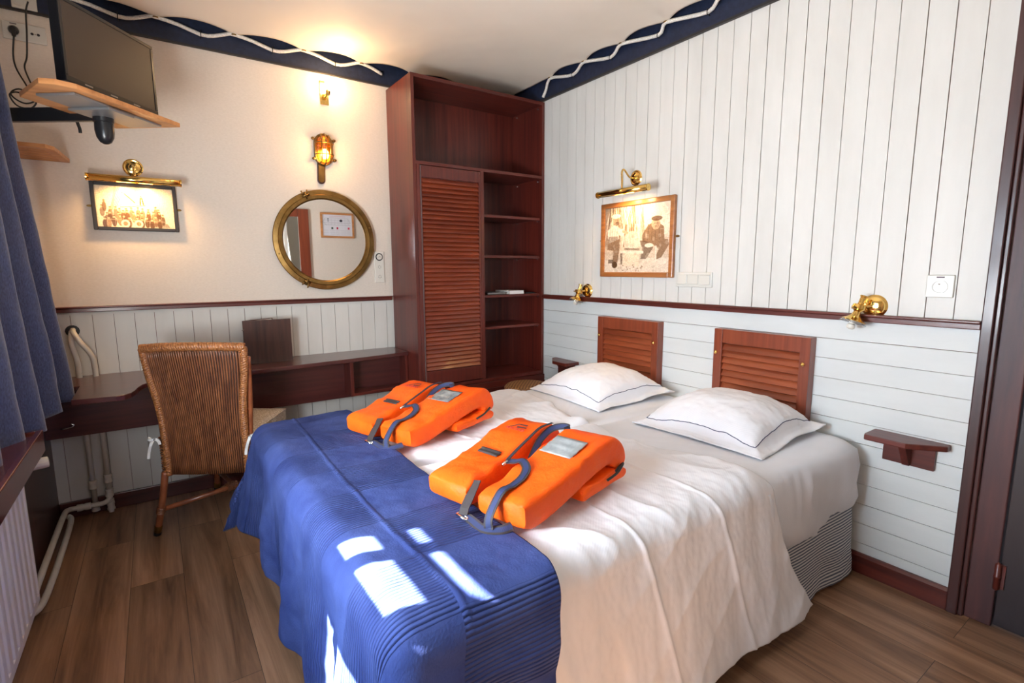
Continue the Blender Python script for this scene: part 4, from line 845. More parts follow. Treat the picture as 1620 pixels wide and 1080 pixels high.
# framed plan seen in the mirror
A3 = Art(120, 90, (0.66, 0.65, 0.70), 4)
A3.line(0.22, 0.93, 0.75, 0.93, 0.008, (0.5, 0.15, 0.2), 0.6); A3.line(0.22, 0.88, 0.75, 0.88, 0.006, (0.5, 0.15, 0.2), 0.5)
for y0_ in (0.74, 0.62, 0.52):
    A3.line(0.05, y0_, 0.95, y0_, 0.004, (0.2, 0.2, 0.22), 0.8)
for k in range(24): x = 0.08 + k * 0.036; A3.line(x, 0.82, x, 0.52, 0.003, (0.25, 0.25, 0.28), 0.5)
A3.line(0.05, 0.62, 0.14, 0.84, 0.004, (0.2, 0.2, 0.22)); A3.line(0.14, 0.84, 0.9, 0.84, 0.004, (0.2, 0.2, 0.22)); A3.line(0.9, 0.84, 0.97, 0.66, 0.004, (0.2, 0.2, 0.22)); A3.line(0.97, 0.66, 0.85, 0.50, 0.004, (0.2, 0.2, 0.22))
A3.ell(0.37, 0.73, 0.05, 0.06, (0.05, 0.05, 0.06)); A3.ell(0.80, 0.80, 0.02, 0.03, (0.05, 0.05, 0.06)); A3.ell(0.80, 0.71, 0.02, 0.02, (0.05, 0.05, 0.06))
for x, c in ((0.12, (0.6, 0.02, 0.06)), (0.50, (0.5, 0.02, 0.06)), (0.67, (0.08, 0.12, 0.10))): A3.poly([(x - 0.03, 0.33), (x + 0.03, 0.33), (x + 0.03, 0.43), (x - 0.03, 0.43)], c)
for cx_, wd in ((0.12, 0.08), (0.31, 0.10), (0.50, 0.07), (0.67, 0.09), (0.87, 0.08)):
    for k in range(6): A3.line(cx_ - wd, 0.28 - 0.038 * k, cx_ + wd * (1 - 0.3 * (k % 3) / 2), 0.28 - 0.038 * k, 0.004, (0.3, 0.3, 0.33), 0.6)
p3_ = thing('framed_safety_plan', 'pine framed white deck plan seen reflected in the mirror', 'picture', (1.775, YD, 1.89))
b = MB(); frame(b, 1.555, 1.990, 1.722, 2.052, 0.025, 'A', YD + 0.003, YD + 0.020); b.build('frame', m_oak_x, p3_)
art_object(A3, 'plan_print', [(1.965, YD + 0.012, 2.027), (1.580, YD + 0.012, 2.027), (1.965, YD + 0.012, 1.747)], m_print, p3_)

# ================================================================== HEADBOARD PANELS, BRACKET SHELVES, READING LAMPS
def headboard(label, y0, y1, z1=0.992, z0=0.50):
    o = thing('headboard_panel', label, 'headboard', (XB, (y0 + y1) / 2, z0), group='louvred headboard panels')
    D0, D1 = XB - 0.052, XB - 0.001; sw = 0.045
    b = MB(); b.box(D0, D1, y0, y0 + sw, z0, z1); b.box(D0, D1, y1 - sw, y1, z0, z1); b.box(D0 + 0.004, D1, y0 + sw, y1 - sw, z1 - 0.070, z1); b.box(D0 + 0.004, D1, y0 + sw, y1 - sw, z0, z0 + 0.05); b.box(D1 - 0.010, D1, y0 + sw, y1 - sw, z0 + 0.05, z1 - 0.07)
    b.build('frame', m_teak_z, o, bevel=0.002)
    b = MB(); z = z0 + 0.055
    while z < z1 - 0.078:
        M = Matrix.Translation((D0 + 0.018, 0, z + 0.014)) @ Matrix.Rotation(math.radians(32), 4, 'Y')
        b.box(-0.003, 0.003, y0 + sw, y1 - sw, -0.0165, 0.0165, M); z += 0.0330
    b.build('louver_slats', m_slat_y, o)
    for yy in (y0 + sw / 2 + 0.003, y1 - sw / 2 + 0.005):
        MB().lathe([(0.004, 0), (0.004, 0.004), (0.009, 0.007), (0.009, 0.011), (0.005, 0.015), (0, 0.016)], axisM((D0 + 0.002, yy, 0.872 if y0 > 1.5 else 0.872), (-1, 0, 0)), 14).build('knob', m_brass, o, smooth=True, auto=40)
headboard('louvred mahogany headboard panel behind the far pillow, left of the other', 1.918, 2.405)
headboard('louvred mahogany headboard panel behind the near pillow, right of the other', 1.080, 1.556)
def bracket_shelf(label, yc, mir, z=0.640):
    o = thing('bracket_shelf', label, 'shelf', (XB, yc, z))
    def Y(v): return yc + mir * v
    pol = [(XB - 0.001, Y(0.125)), (XB - 0.095, Y(0.125)), (XB - 0.125, Y(0.100)) if False else (XB - 0.100, Y(0.125)), (XB - 0.125, Y(0.118)), (XB - 0.125, Y(-0.02)), (XB - 0.040, Y(-0.125)), (XB - 0.001, Y(-0.125))]
    MB().prism(pol, 'z', z - 0.022, z).build('shelf_board', m_dark_x if False else m_mah_y, o, bevel=0.004)
    MB().box(XB - 0.018, XB - 0.001, Y(-0.085), Y(0.085), z - 0.115, z - 0.0225).build('back_block', m_mah_y, o, bevel=0.002)
    b = MB(); yb0, yb1 = Y(0.0) - 0.012, Y(0.0) + 0.012
    b.add([(XB - 0.018, yy, zz) for yy in (yb0, yb1) for zz in (z - 0.112, z - 0.023)] + [(XB - 0.095, yy, z - 0.023) for yy in (yb0, yb1)] + [(XB - 0.035, yy, z - 0.112) for yy in (yb0, yb1)],
          [(0, 1, 4, 6), (2, 7, 5, 3), (0, 6, 7, 2), (6, 4, 5, 7), (1, 3, 5, 4), (0, 2, 3, 1)])
    b.build('brace', m_mah_z, o, bevel=0.001)
bracket_shelf('small dark bracket shelf on the wall between the near pillow and the door', 0.700, 1)
bracket_shelf('small dark bracket shelf on the wall left of the far pillow', 2.760, -1, 0.650)
def reading_lamp(label, c, yaw):
    o = thing('reading_lamp', label, 'wall lamp', c)
    dv = Vector((-1, 0, 0))
    MB().lathe([(0.0, 0), (0.047, 0.0), (0.047, 0.004), (0.040, 0.010), (0.038, 0.018), (0.026, 0.024), (0.016, 0.026), (0, 0.027)], axisM(c, dv), 32).build('backplate', m_brass, o, smooth=True, auto=30)
    J = Vector(c) + Vector((-0.050, yaw * 0.15, -0.004)); ax = Vector((-0.22, yaw, -1)).normalized()
    b = MB(); b.tube([Vector(c) + Vector((-0.02, 0, 0)), J], 0.007, 12); b.lathe([(0.0, -0.014), (0.011, -0.012), (0.014, 0), (0.011, 0.012), (0, 0.014)], axisM(J, (0, 1, 0)), 14)
    b.tube([J + Vector((0, 0.018, 0)), J + Vector((0, 0.030, 0))], 0.008, 10); b.build('arm', m_brass, o, smooth=True, auto=40)
    K = J + Vector((-0.012, 0, 0))
    b = MB(); b.lathe([(0.0, -0.052), (0.013, -0.050), (0.013, -0.044), (0.010, -0.042), (0.010, -0.015), (0.024, -0.010), (0.026, 0.006), (0.018, 0.012), (0.013, 0.018), (0.016, 0.034), (0.030, 0.046), (0.044, 0.056), (0.044, 0.0575), (0.028, 0.049), (0.0, 0.047)], axisM(K, ax), 28); b.build('socket', m_brass, o, smooth=True, auto=40)
    b = MB(); b.tube([K + Vector((-0.022, 0.0, 0.0)), K + Vector((-0.040, 0.004, 0.004))], 0.004, 8); b.build('turn_switch', m_agedbrass, o, smooth=True)
    b = MB(); b.lathe([(0.020, 0.052), (0.044, 0.058), (0.050, 0.066), (0.049, 0.067), (0.040, 0.061), (0.019, 0.055)], axisM(K, ax), 28, close=True); b.build('glass_shade', m_shadeglass, o, smooth=True)
    b = MB(); b.lathe([(0.0, 0.046), (0.010, 0.048), (0.010, 0.070), (0.015, 0.074), (0.015, 0.086), (0.009, 0.092), (0, 0.093)], axisM(K, ax), 16); b.build('bulb', m_white, o, smooth=True, auto=50)
reading_lamp('brass reading lamp on the wall left of the far headboard panel', (XB, 2.560, 1.150), 0.16)
reading_lamp('brass reading lamp with glass shade above the near headboard panel', (XB, 0.868, 1.143), 0.22)

# ================================================================== BED
def set_uv(o, nu, nv, fn):
    me = o.data; uv = me.uv_layers.new(name='UVMap')
    vi = np.zeros(len(me.loops), np.int32); me.loops.foreach_get('vertex_index', vi)
    tab = np.array([fn(i, j) for i in range(nu) for j in range(nv)], np.float32); uv.data.foreach_set('uv', tab[vi % (nu * nv)].ravel())
bed = thing('bed', 'double bed with white sheets and striped blue base', 'bed', (1.36, 1.66, 0))
BX0, BX1, BY0, BY1 = 0.36, 2.375, 0.865, 2.42
def rrect(off, x0=BX0, x1=BX1, y0=BY0, y1=BY1, n=700, rad=0.05):
    pts = []
    L1, L2 = x1 - x0, y1 - y0; tot = 2 * (L1 + L2)
    for k in range(n):
        s = k / n * tot
        if s < L1: p = (x0 + s, y0); nn = (0, -1)
        elif s < L1 + L2: p = (x1, y0 + s - L1); nn = (1, 0)
        elif s < 2 * L1 + L2: p = (x1 - (s - L1 - L2), y1); nn = (0, 1)
        else: p = (x0, y1 - (s - 2 * L1 - L2)); nn = (-1, 0)
        cx_ = min(max(p[0], x0 + rad), x1 - rad); cy_ = min(max(p[1], y0 + rad), y1 - rad)
        d = Vector((p[0] - cx_, p[1] - cy_)); 
        if d.length > 1e-6: d = d.normalized() * rad
        pts.append((cx_, cy_, d, s))
    return pts
# striped valance
rr = rrect(0); nz_ = 22; P = []
for k, (cx_, cy_, d, s) in enumerate(rr):
    row = []
    for j in range(nz_):
        t = j / (nz_ - 1); z = 0.345 - 0.325 * t; dn = d.normalized() if d.length else Vector((0, -1))
        wv = t * (0.006 * math.sin(s * 21) + 0.010 * fbm(s * 3, t * 2))
        f = 1 + (0.0 + wv + 0.004 + (0.028 * t if cy_ < 1.0 and cx_ > 1.7 else 0) * sstep(1.6, 2.3, cx_)) / 0.05
        row.append((min(cx_ + dn.x * 0.05 * f, XB - 0.025), cy_ + dn.y * 0.05 * f, z))
    P.append(row)
sk = MB().grid(P, len(rr), nz_, closeu=True).build('striped_valance', m_tick, bed, smooth=True)
set_uv(sk, len(rr), nz_, lambda i, j: (rr[i][3], 0.345 - 0.325 * j / (nz_ - 1) + 0.020 * math.sin(rr[i][3] * 2.3) + 0.03 * rr[i][3] * (1 if rr[i][3] < 2.0 else 0)))
MB().box(BX0 + 0.02, BX1 - 0.02, BY0 + 0.02, BY1 - 0.02, 0.06, 0.335).build('bed_base', m_tick, bed)
b = MB()
for lx in (BX0 + 0.1, BX1 - 0.15):
    for ly in (BY0 + 0.1, BY1 - 0.1): MB().lathe([(0.02, 0.0), (0.025, 0.06)], Matrix.Translation((lx, ly, 0)), 12).build('leg', m_blackp, bed)
# fitted sheet over the mattresses
rr = rrect(0, rad=0.09, n=520); prof = [(0.010, 0.300), (0.018, 0.315), (0.020, 0.36), (0.019, 0.42), (0.015, 0.50), (0.004, 0.548), (-0.010, 0.572), (-0.035, 0.584), (-0.08, 0.588)]
P = []
for (cx_, cy_, d, s) in rr:
    dn = d.normalized() if d.length else Vector((0, -1)); row = []
    for (o_, z) in prof:
        wv = 0.0
        if z < 0.56: wv = 0.010 * fbm(s * 3.0, z * 5, 2) + 0.006 * math.sin(s * 11 + z * 30) * (0.56 - z) / 0.2 + 0.016 * ridge(s * 3.2, z * 3.0 + s) + 0.006 * ridge(s * 8, z * 5.0)
        cov = sstep(1.60, 1.35, cx_) if cy_ < 1.2 else (1.0 if cy_ > 2.0 and cx_ < 1.6 else 0.0)
        q = 0.09 + o_ + wv * (1 - 0.85 * cov) - 0.040 * cov
        row.append((min(cx_ + dn.x * q, XB - 0.018), cy_ + dn.y * q, z + (0.012 * math.sin(s * 7) if z < 0.32 else 0) - (0.03 * sstep(1.55, 0.9, cx_) if z < 0.32 else 0)))
    P.append(row)
n1 = len(rr); nf = len(prof)
for k in range(1, 12):       # close the top towards the middle line
    f = 1 - k / 11 * 0.999
    for i, (cx_, cy_, d, s) in enumerate(rr):
        dn = d.normalized() if d.length else Vector((0, -1)); ex, ey = cx_ + dn.x * 0.01, cy_ + dn.y * 0.01
        mx_, my_ = 1.36, 1.66; tx = mx_ + (ex - mx_) * f; ty = my_ + (ey - my_) * f
        P[i].append((tx, ty, 0.588 + 0.003 * fbm(tx * 4, ty * 4) - 0.012 * math.exp(-((ty - 1.66) / 0.02) ** 2)))
nf = len(P[0])
fs_ = MB().grid(P, n1, nf, closeu=True).build('fitted_sheet', m_sheet, bed, smooth=True)
set_uv(fs_, n1, nf, lambda i, j: (P[i][j][0] + P[i][j][2] * 0.3, P[i][j][1] + P[i][j][2]))

# duvets
def side_profile(s, top_z, edge_y, r, sgn, flare):
    # s = distance past the edge line; returns (y, z); sgn -1 toward the near side
    a = min(s / r, PI / 2); y = edge_y + sgn * r * math.sin(a); z = top_z - r * (1 - math.cos(a))
    if s > r * PI / 2:
        e = s - r * PI / 2; y += sgn * (flare * e); z -= e
    return y, z
def crease(x, c, w_): return math.exp(-((x - c) / w_) ** 2)
def make_duvet(name, label, ymid, yedge, sgn, drop, ztop, seed):
    nu, nv = 250, 260; r = 0.075
    Ltop = abs(ymid - yedge) - r; Ltot = 0.03 + Ltop + r * PI / 2 + drop; P = []
    o0 = []
    for i in range(nu):
        u = i / (nu - 1); row = []
        for j in range(nv):
            wv = j / (nv - 1) * Ltot
            dist = max(0.0, wv - 0.03 - Ltop)                 # past the edge line
            q = dist / (drop + r * PI / 2)
            head = 1.60 + 0.045 * math.sin((ymid + sgn * wv) * 7 + seed) - (0.03 * sstep(0.25, 0.0, wv)) + 0.31 * q ** 1.15 * (1 if sgn < 0 else 0.2) + (0.05 if sgn > 0 else 0)
            x = 0.352 + (head - 0.352) * u
            s = wv - 0.03
            if s < Ltop: y, z = ymid + sgn * (s if s > 0 else s * 0.3), ztop - (0.0 if s > 0 else -s * 1.2)
            else: y, z = side_profile(s - Ltop, ztop, ymid + sgn * Ltop, r, sgn, 0.09)
            e_mid = max(0, 1 - max(s, 0) / 0.07); z -= 0.022 * e_mid ** 2
            e_head = max(0, 1 - (head - x) / 0.05); 
            # wrinkles
            top = 1 - sstep(0, 0.1, dist)
            h = 0.007 * fbm(x * 3.2 + seed, y * 3.2, seed) + 0.0022 * fbm(x * 12 + seed, wv * 7, seed) + 0.004 * ridge(x * 3.4 + wv * 1.8 + seed, wv * 2.6, 2) + 0.014 * ridge(x * 2.3 + seed, y * 4.0 + x * 1.4, seed) * top
            h *= 0.25 + 0.75 * sstep(0.66, 0.85, x)
            yr = 1.62 - y if sgn < 0 else y - 1.62
            h += 0.034 * crease(yr - 0.06, 0.0, 0.05) * (0.5 + 0.9 * noise.noise(Vector((x * 6, seed, 0)))) * top * sstep(0.62, 0.85, x) if yr < 0.25 else 0
            h += 0.0055 * crease(x, 1.02 + 0.10 * q - 0.03 * math.sin(wv * 3), 0.008) + 0.0045 * crease(x, 1.33 + 0.18 * q, 0.008)
            fold = q * (0.010 + 0.012 * math.sin((x - 0.25 * q) * 13 + seed) + 0.010 * fbm(x * 3, q * 1.0, 3)) + 0.012 * q * ridge(x * 2.6 - q * 0.7, q * 0.8, 5)
            if dist <= 0: z += h
            else:
                a = min(dist / r, PI / 2); z += h * math.cos(a); y += sgn * (h * math.sin(a) + fold * sstep(0.04, 0.25, dist))
            if z < 0.0125: z = 0.0125 + 0.001 * fbm(x * 9, y * 9)
            z -= 0.018 * e_head ** 2 * top
            z = max(z, 0.593) if (dist <= 0 and s > 0.01) else z
            # hem of the near side lifts towards the foot
            row.append((x, y, z))
        P.append(row)
    o = MB().grid(P, nu, nv).build(name, m_linen, smooth=True)
    set_uv(o, nu, nv, lambda i, j: (P[i][j][0] * 1.0, j / (nv - 1) * Ltot))
    md = o.modifiers.new('s', 'SOLIDIFY'); md.thickness = 0.012; md.offset = -1
    return tag(o, label, 'duvet')
make_duvet('duvet', 'white duvet hanging over the near side of the bed', 1.635, 0.843, -1, 0.465, 0.610, 1.3)
make_duvet('duvet', 'white duvet on the far half of the bed beside the desk', 1.665, 2.44, 1, 0.20, 0.608, 4.7)

# blue blanket
nu, nv = 230, 420; P = []; UVB = {}
QX, QY0, QY1, RB = 0.362, 0.885, 2.385, 0.072; ZT = 0.628
bnd = []
for i in range(nu):
    row = []
    for j in range(nv):
        vv = j / (nv - 1); b_ = 2.62 - vv * (2.62 - 0.36)        # along the width of the bed
        xr = 0.700 + 0.018 * math.sin(b_ * 3.0) - 0.05 * sstep(2.3, 2.62, b_) - 0.05 * sstep(1.0, 0.5, b_)
        La = (xr - QX) + 0.47 + 0.10 * sstep(2.4, 1.4, b_)
        a_ = xr - (i / (nu - 1)) * La                              # along the length
        qx = max(a_, QX); qy = min(max(b_, QY0), QY1)
        ov = Vector((a_ - qx, b_ - qy)); L = ov.length
        dn = ov.normalized() if L > 1e-6 else Vector((0, 0))
        ang = min(L / RB, PI / 2); h_ = RB * math.sin(ang); z = ZT - RB * (1 - math.cos(ang)); e = max(0, L - RB * PI / 2)
        s_along = (b_ if abs(dn.x) > abs(dn.y) else a_)
        corner = abs(dn.x * dn.y) * 2
        fl = 0.05 + 0.20 * sstep(2.15, 2.55, b_) * (1 if dn.x < -0.3 else 0.2) + 0.12 * corner
        wave = (0.022 * math.sin(b_ * 19 + 1.0) * (1 if dn.x < -0.2 else 0.3) + 0.020 * math.sin(a_ * 22) * (1 if abs(dn.y) > 0.5 else 0)) * min(1, e / 0.35)
        h_ += e * fl + wave + 0.014 * fbm(b_ * 3, e * 3, 1.0) * min(1, e / 0.1)
        z -= e * 0.985
        x = qx + dn.x * h_; y = qy + dn.y * h_
        seam = 0.004 * math.exp(-((a_ - 0.455 - 0.012 * math.sin(b_ * 3)) / 0.006) ** 2)
        z += (0.004 * fbm(a_ * 5, b_ * 5) + seam + 0.006 * ridge(a_ * 2 + 3, b_ * 2.0, 8)) * math.cos(ang)
        x += -seam * math.sin(ang) * 0.5 if dn.x < 0 else 0
        row.append((x, y, max(z, 0.02))); UVB[(i, j)] = (xr - a_, b_)
    P.append(row)
bl = thing('bed_runner_blanket', 'blue quilted blanket laid across the foot of the bed', 'blanket', (0.5, 1.6, 0.63))
bo = MB().grid(P, nu, nv).build('quilted_cloth', m_blanket, bl, smooth=True); set_uv(bo, nu, nv, lambda i, j: UVB[(i, j)])
md = bo.modifiers.new('s', 'SOLIDIFY'); md.thickness = 0.006; md.offset = -1
edge = [P[i][0] for i in range(nu)] + [P[nu - 1][j] for j in range(1, nv)]
MB().tube(edge[::2], 0.0042, 6).build('edge_binding', m_hemb, bl, smooth=True)
MB().tube([P[0][j] for j in range(0, nv, 2)], 0.0030, 6).build('edge_binding', m_hemb, bl, smooth=True)

# pillows
def make_pillow(label, loc, rz, tilt, seed, W=0.60, D=0.56):
    o = thing('pillow', label, 'pillow', loc, rz); o.rotation_euler = (0, tilt, rz)
    n = 70; fl = 0.045; P = []; Q = []
    for i in range(n):
        r1, r2 = [], []
        for j in range(n):
            u = -1 + 2 * i / (n - 1); v = -1 + 2 * j / (n - 1)
            x, y = u * D / 2, v * W / 2
            # corners pulled out, sides slightly in
            x *= 1 - 0.05 * (1 - v * v) ; y *= 1 - 0.05 * (1 - u * u)
            iu = min(1, abs(x) / (D / 2 - fl)); iv = min(1, abs(y) / (W / 2 - fl))
            m_ = max(0, (1 - iu ** 2.6)) ** 0.55 * max(0, (1 - iv ** 2.6)) ** 0.55
            edge_ = max(abs(u), abs(v)); drape = -0.020 * sstep(0.82, 1.0, edge_) 
            wr = 0.006 * fbm(x * 9 + seed, y * 9) + 0.005 * ridge(x * 4 + seed, y * 4 + seed) * (1 - m_)
            base = 0.034 + 0.012 * math.sin(u * 5 + seed) * (edge_ > 0.8) * 0.5
            zt = base + drape + 0.120 * m_ + wr; zb = max(0.002, base + drape - 0.034 * min(1, m_ * 2)) - 0.003
            r1.append((x, y, zt)); r2.append((x, y, min(zb, zt - 0.002)))
        P.append(r1); Q.append(r2)
    b = MB(); b.grid(P, n, n); b.grid(Q, n, n)
    bb_ = n * n
    per = [i * n for i in range(n)] + [(n - 1) * n + j for j in range(1, n)] + [i * n + n - 1 for i in range(n - 2, -1, -1)] + [j for j in range(n - 2, 0, -1)]
    b.add([], []); 
    for a, c in zip(per, per[1:] + per[:1]): b.f.append((a, c, c + bb_, a + bb_)); b.mi.append(0)
    pc = b.build('pillowcase', m_linen, o, smooth=True, local=True)
    me = pc.data; uv = me.uv_layers.new(name='UVMap')
    for lp in me.loops: co = me.vertices[lp.vertex_index].co; uv.data[lp.index].uv = (co.x, co.y)
    k0 = int(round((fl * 0.85) / D * (n - 1))); k1 = n - 1 - k0
    pth = [P[k0][j] for j in range(k0, k1 + 1)] + [P[i][k1] for i in range(k0, k1 + 1)] + [P[k1][j] for j in range(k1, k0 - 1, -1)] + [P[i][k0] for i in range(k1, k0 - 1, -1)]
    MB().tube([(p[0], p[1], p[2] + 0.0008) for p in pth], 0.0016, 6, cap=False).build('navy_piping', m_pipingn, o, smooth=True, local=True)
    return o
make_pillow('plump white pillow with navy piping before the right headboard panel', (2.052, 1.275, 0.596), math.radians(3), math.radians(-3), 1.0)
make_pillow('plump white pillow with navy piping before the left headboard panel', (2.050, 2.070, 0.596), math.radians(-2), math.radians(-3), 5.0)

# ================================================================== LIFE JACKETS
def make_vest(label, loc, rz, patch, seed, spread):
    o = thing('life_jacket', label, 'life jacket', loc, rz)
    def panel(name, v0, v1, path, th, yaw=0.0, nseg=46, ns=40, puff=1.0):
        path = smoothpath(path, 8); P = []; m = len(path); T = []
        for i, p in enumerate(path):
            t = (path[min(i + 1, m - 1)] - path[max(i - 1, 0)]).normalized(); nrm = Vector((-t.z, 0, t.x))
            f = i / (m - 1); endt = min(1, (0.34 + min(f, 1 - f) * 9)) ** 0.5; hv = (v1 - v0) / 2; cv = (v0 + v1) / 2 + yaw * p.x; row = []
            hv2 = hv * (0.985 + 0.015 * endt)
            for k in range(ns):
                a = 2 * PI * k / ns; ca, sa = math.cos(a), math.sin(a)
                ex = abs(ca) ** 0.22 * (1 if ca >= 0 else -1); ey = abs(sa) ** 0.42 * (1 if sa >= 0 else -1)
                pt_ = Vector((0, cv + ex * hv2, 0)) + Vector((p.x, 0, p.z)) + nrm * (ey * th / 2 * endt)
                w_ = 0.005 * fbm(p.x * 9 + seed, pt_.y * 9, k * 0.0 + seed) + 0.009 * ridge(p.x * 7 + seed, pt_.y * 5, seed) * (0.4 + abs(ex)) * (1.7 - endt)
                row.append(tuple(pt_ + nrm * w_ * (1 if sa > 0 else 0.3)))
            row.append(row[0]); P.append(row); T.append((p, t, nrm))
        b = MB(); b.grid(P, m, ns + 1)
        b.f.append(tuple(range(ns))); b.mi.append(0); b.f.append(tuple((m - 1) * (ns + 1) + k for k in range(ns))); b.mi.append(0)
        ob = b.build(name, m_orange, o, smooth=True, local=True, auto=60)
        return ob, (lambda x, v: surf(T, th, x))
    def surf(T, th, x):
        best = None
        for (p, t, nrm) in T:
            if nrm.z > 0.2 and (best is None or abs(p.x - x) < abs(best[0].x - x)): best = (p, t, nrm)
        p, t, nrm = best; return Vector((x, 0, p.z)) + nrm * (th / 2), t, nrm
    TH = 0.082
    pathL = [(-0.005, 0, 0.042), (0.10, 0, 0.050), (0.22, 0, 0.078), (0.33, 0, 0.106), (0.400, 0, 0.108), (0.438, 0, 0.084), (0.445, 0, 0.055)]
    pathR = [(0.0, 0, 0.042), (0.10, 0, 0.050), (0.22, 0, 0.078), (0.34, 0, 0.106), (0.410, 0, 0.108), (0.452, 0, 0.084), (0.460, 0, 0.052)]
    fl, sL = panel('front_panel', 0.022, 0.182, pathL, TH, spread)
    fr, sR = panel('front_panel', -0.185, -0.018, pathR, TH + 0.004, -0.02)
    bk_, _ = panel('back_panel', -0.200, 0.13, [(0.24, 0, 0.024), (0.32, 0, 0.026), (0.40, 0, 0.028), (0.485, 0, 0.028)], 0.042)
    def onS(s, x, v, lift=0.0015, yaw=0.0):
        p, t, n_ = s(x, v); return p + n_ * (0.0035 + lift) + Vector((0, v + yaw * x, 0))
    def decal(name, s, x0, x1, v0, v1, mt, nx=10, ny=5, lift=0.002, skew=0.0, yaw=0.0):
        P = [[tuple(onS(s, x0 + (x1 - x0) * i / (nx - 1) + skew * (j / (ny - 1) - 0.5), v0 + (v1 - v0) * j / (ny - 1), lift, yaw)) for j in range(ny)] for i in range(nx)]
        ob = MB().grid(P, nx, ny).build(name, mt, o, smooth=True, local=True); md = ob.modifiers.new('s', 'SOLIDIFY'); md.thickness = 0.002; md.offset = 0; return ob
    decal('loop_patch', sL, 0.165, 0.19, 0.045, 0.125, m_webedge, yaw=spread)
    decal('reflective_patch', sR, 0.245, 0.335, -0.155, -0.045, patch)
    # logo: slanted bars over a short line of lettering
    lg = MB()
    def q(pts): 
        k = len(lg.v); vs = [onS(sL, x_, v_, 0.003, spread) for x_, v_ in pts]; lg.v += [tuple(p) for p in vs]; lg.f.append(tuple(range(k, k + len(vs)))); lg.mi.append(0)
    q([(0.318, 0.120), (0.345, 0.098), (0.345, 0.092), (0.318, 0.112)]); q([(0.345, 0.098), (0.346, 0.062), (0.339, 0.060), (0.338, 0.094)]); q([(0.328, 0.092), (0.332, 0.055), (0.325, 0.054), (0.322, 0.090)])
    lg.build('emblem', m_inkd, o, local=True)
    fc = bpy.data.curves.new('lettering', 'FONT'); fc.body = 'PLASTIMO'; fc.size = 0.0165; fc.align_x = 'CENTER'; fc.extrude = 0.0004
    fo_ = bpy.data.objects.new('lettering', fc); COL.objects.link(fo_); fc.materials.append(m_inkr)
    c_ = onS(sL, 0.305, 0.087, 0.005, spread); p_, t_, n_ = sL(0.305, 0)
    X_ = Vector((0, -1, 0)); Y_ = t_; Z_ = n_; fo_.parent = o
    bpy.context.view_layer.update(); me_ = bpy.data.meshes.new_from_object(fo_); bpy.data.objects.remove(fo_, do_unlink=True); fo_ = bpy.data.objects.new('lettering', me_); COL.objects.link(fo_); fo_.parent = o
    fo_.matrix_local = Matrix(((X_.x, Y_.x, Z_.x, c_.x), (X_.y, Y_.y, Z_.y, c_.y), (X_.z, Y_.z, Z_.z, c_.z), (0, 0, 0, 1)))
    # straps
    def strap(name, pts, side, w_=0.026, core=0.55):
        b = MB(); pp = smoothpath(pts, 8)
        if side is None: side = [((pp[min(i + 1, len(pp) - 1)] - pp[max(i - 1, 0)]).cross(Vector((-0.2, 0, 1)))).normalized() for i in range(len(pp))]
        b.ribbon(pp, side, w_, 0.0010); s_ = b.build(name, m_webedge, o, local=True)
        b = MB(); b.ribbon(pp, side, w_ * core, 0.0016); b.build('webbing_core', m_web, s_, local=True); return s_
    P0 = onS(sR, 0.02, -0.075)
    strap('waist_strap', [Vector((-0.045, -0.10, 0.012)), Vector((-0.040, -0.098, 0.045)), onS(sR, 0.010, -0.096, 0.004), onS(sR, 0.06, -0.094, 0.003), onS(sR, 0.11, -0.090, 0.004), onS(sR, 0.150, -0.074, 0.008), onS(sR, 0.168, -0.045, 0.010), onS(sR, 0.165, -0.018, 0.006), onS(sR, 0.158, 0.008, 0.002)], None, 0.026)
    strap('waist_strap', [Vector((-0.035, 0.02, 0.016)), Vector((-0.040, -0.03, 0.012)), Vector((-0.050, -0.085, 0.010)), Vector((-0.030, -0.125, 0.012)), Vector((0.0, -0.14, 0.016))], (0.8, 0.1, 0.5), 0.024)
    b = MB(); b.ribbon([onS(sL, 0.035, 0.020) + Vector((0, 0, -0.006)), Vector((0.0, 0.010, 0.058)), Vector((-0.030, 0.004, 0.030)), Vector((-0.040, 0.0, 0.016))], (0, 1, 0), 0.030, 0.0012); b.build('buckle_tab', m_webedge, o, local=True)
    b = MB(); b.tube([(-0.045, 0.020, 0.014), (-0.050, -0.020, 0.012)], 0.004, 8); b.tube([(-0.034, 0.020, 0.014), (-0.039, -0.020, 0.012)], 0.003, 8); b.tube([(-0.045, 0.020, 0.014), (-0.034, 0.020, 0.014)], 0.003, 8); b.tube([(-0.050, -0.020, 0.012), (-0.039, -0.020, 0.012)], 0.003, 8); b.build('steel_clip', m_steel, o, smooth=True, local=True)
    b = MB(); b.tube([onS(sR, 0.155, 0.002) + Vector((0, 0, 0.003)), onS(sR, 0.135, 0.006) + Vector((0, 0, 0.003))], 0.0045, 8); b.build('steel_clip', m_steel, o, smooth=True, local=True)
    strap('neck_strap', [onS(sR, 0.158, 0.008, 0.004), onS(sR, 0.22, 0.020, 0.003), onS(sR, 0.29, 0.030, 0.004), onS(sR, 0.35, 0.038, 0.004), onS(sR, 0.395, 0.030, 0.006)], None, 0.010, 0.1)
    strap('neck_strap', [Vector((0.26, 0.014, 0.070)), Vector((0.30, 0.024, 0.100)), Vector((0.34, 0.030, 0.125)), Vector((0.39, 0.026, 0.145)), Vector((0.42, 0.000, 0.152)), Vector((0.425, -0.020, 0.147)), Vector((0.40, -0.020, 0.146))], (0.2, 0.6, 0.8), 0.022, 0.6)
    b = MB(); b.tube(smoothpath([(0.36, -0.205, 0.04), (0.40, -0.216, 0.055), (0.44, -0.212, 0.07), (0.45, -0.200, 0.06), (0.42, -0.196, 0.045)], 5), 0.004, 8); b.build('side_cord', m_cable, o, smooth=True, local=True)
    return o
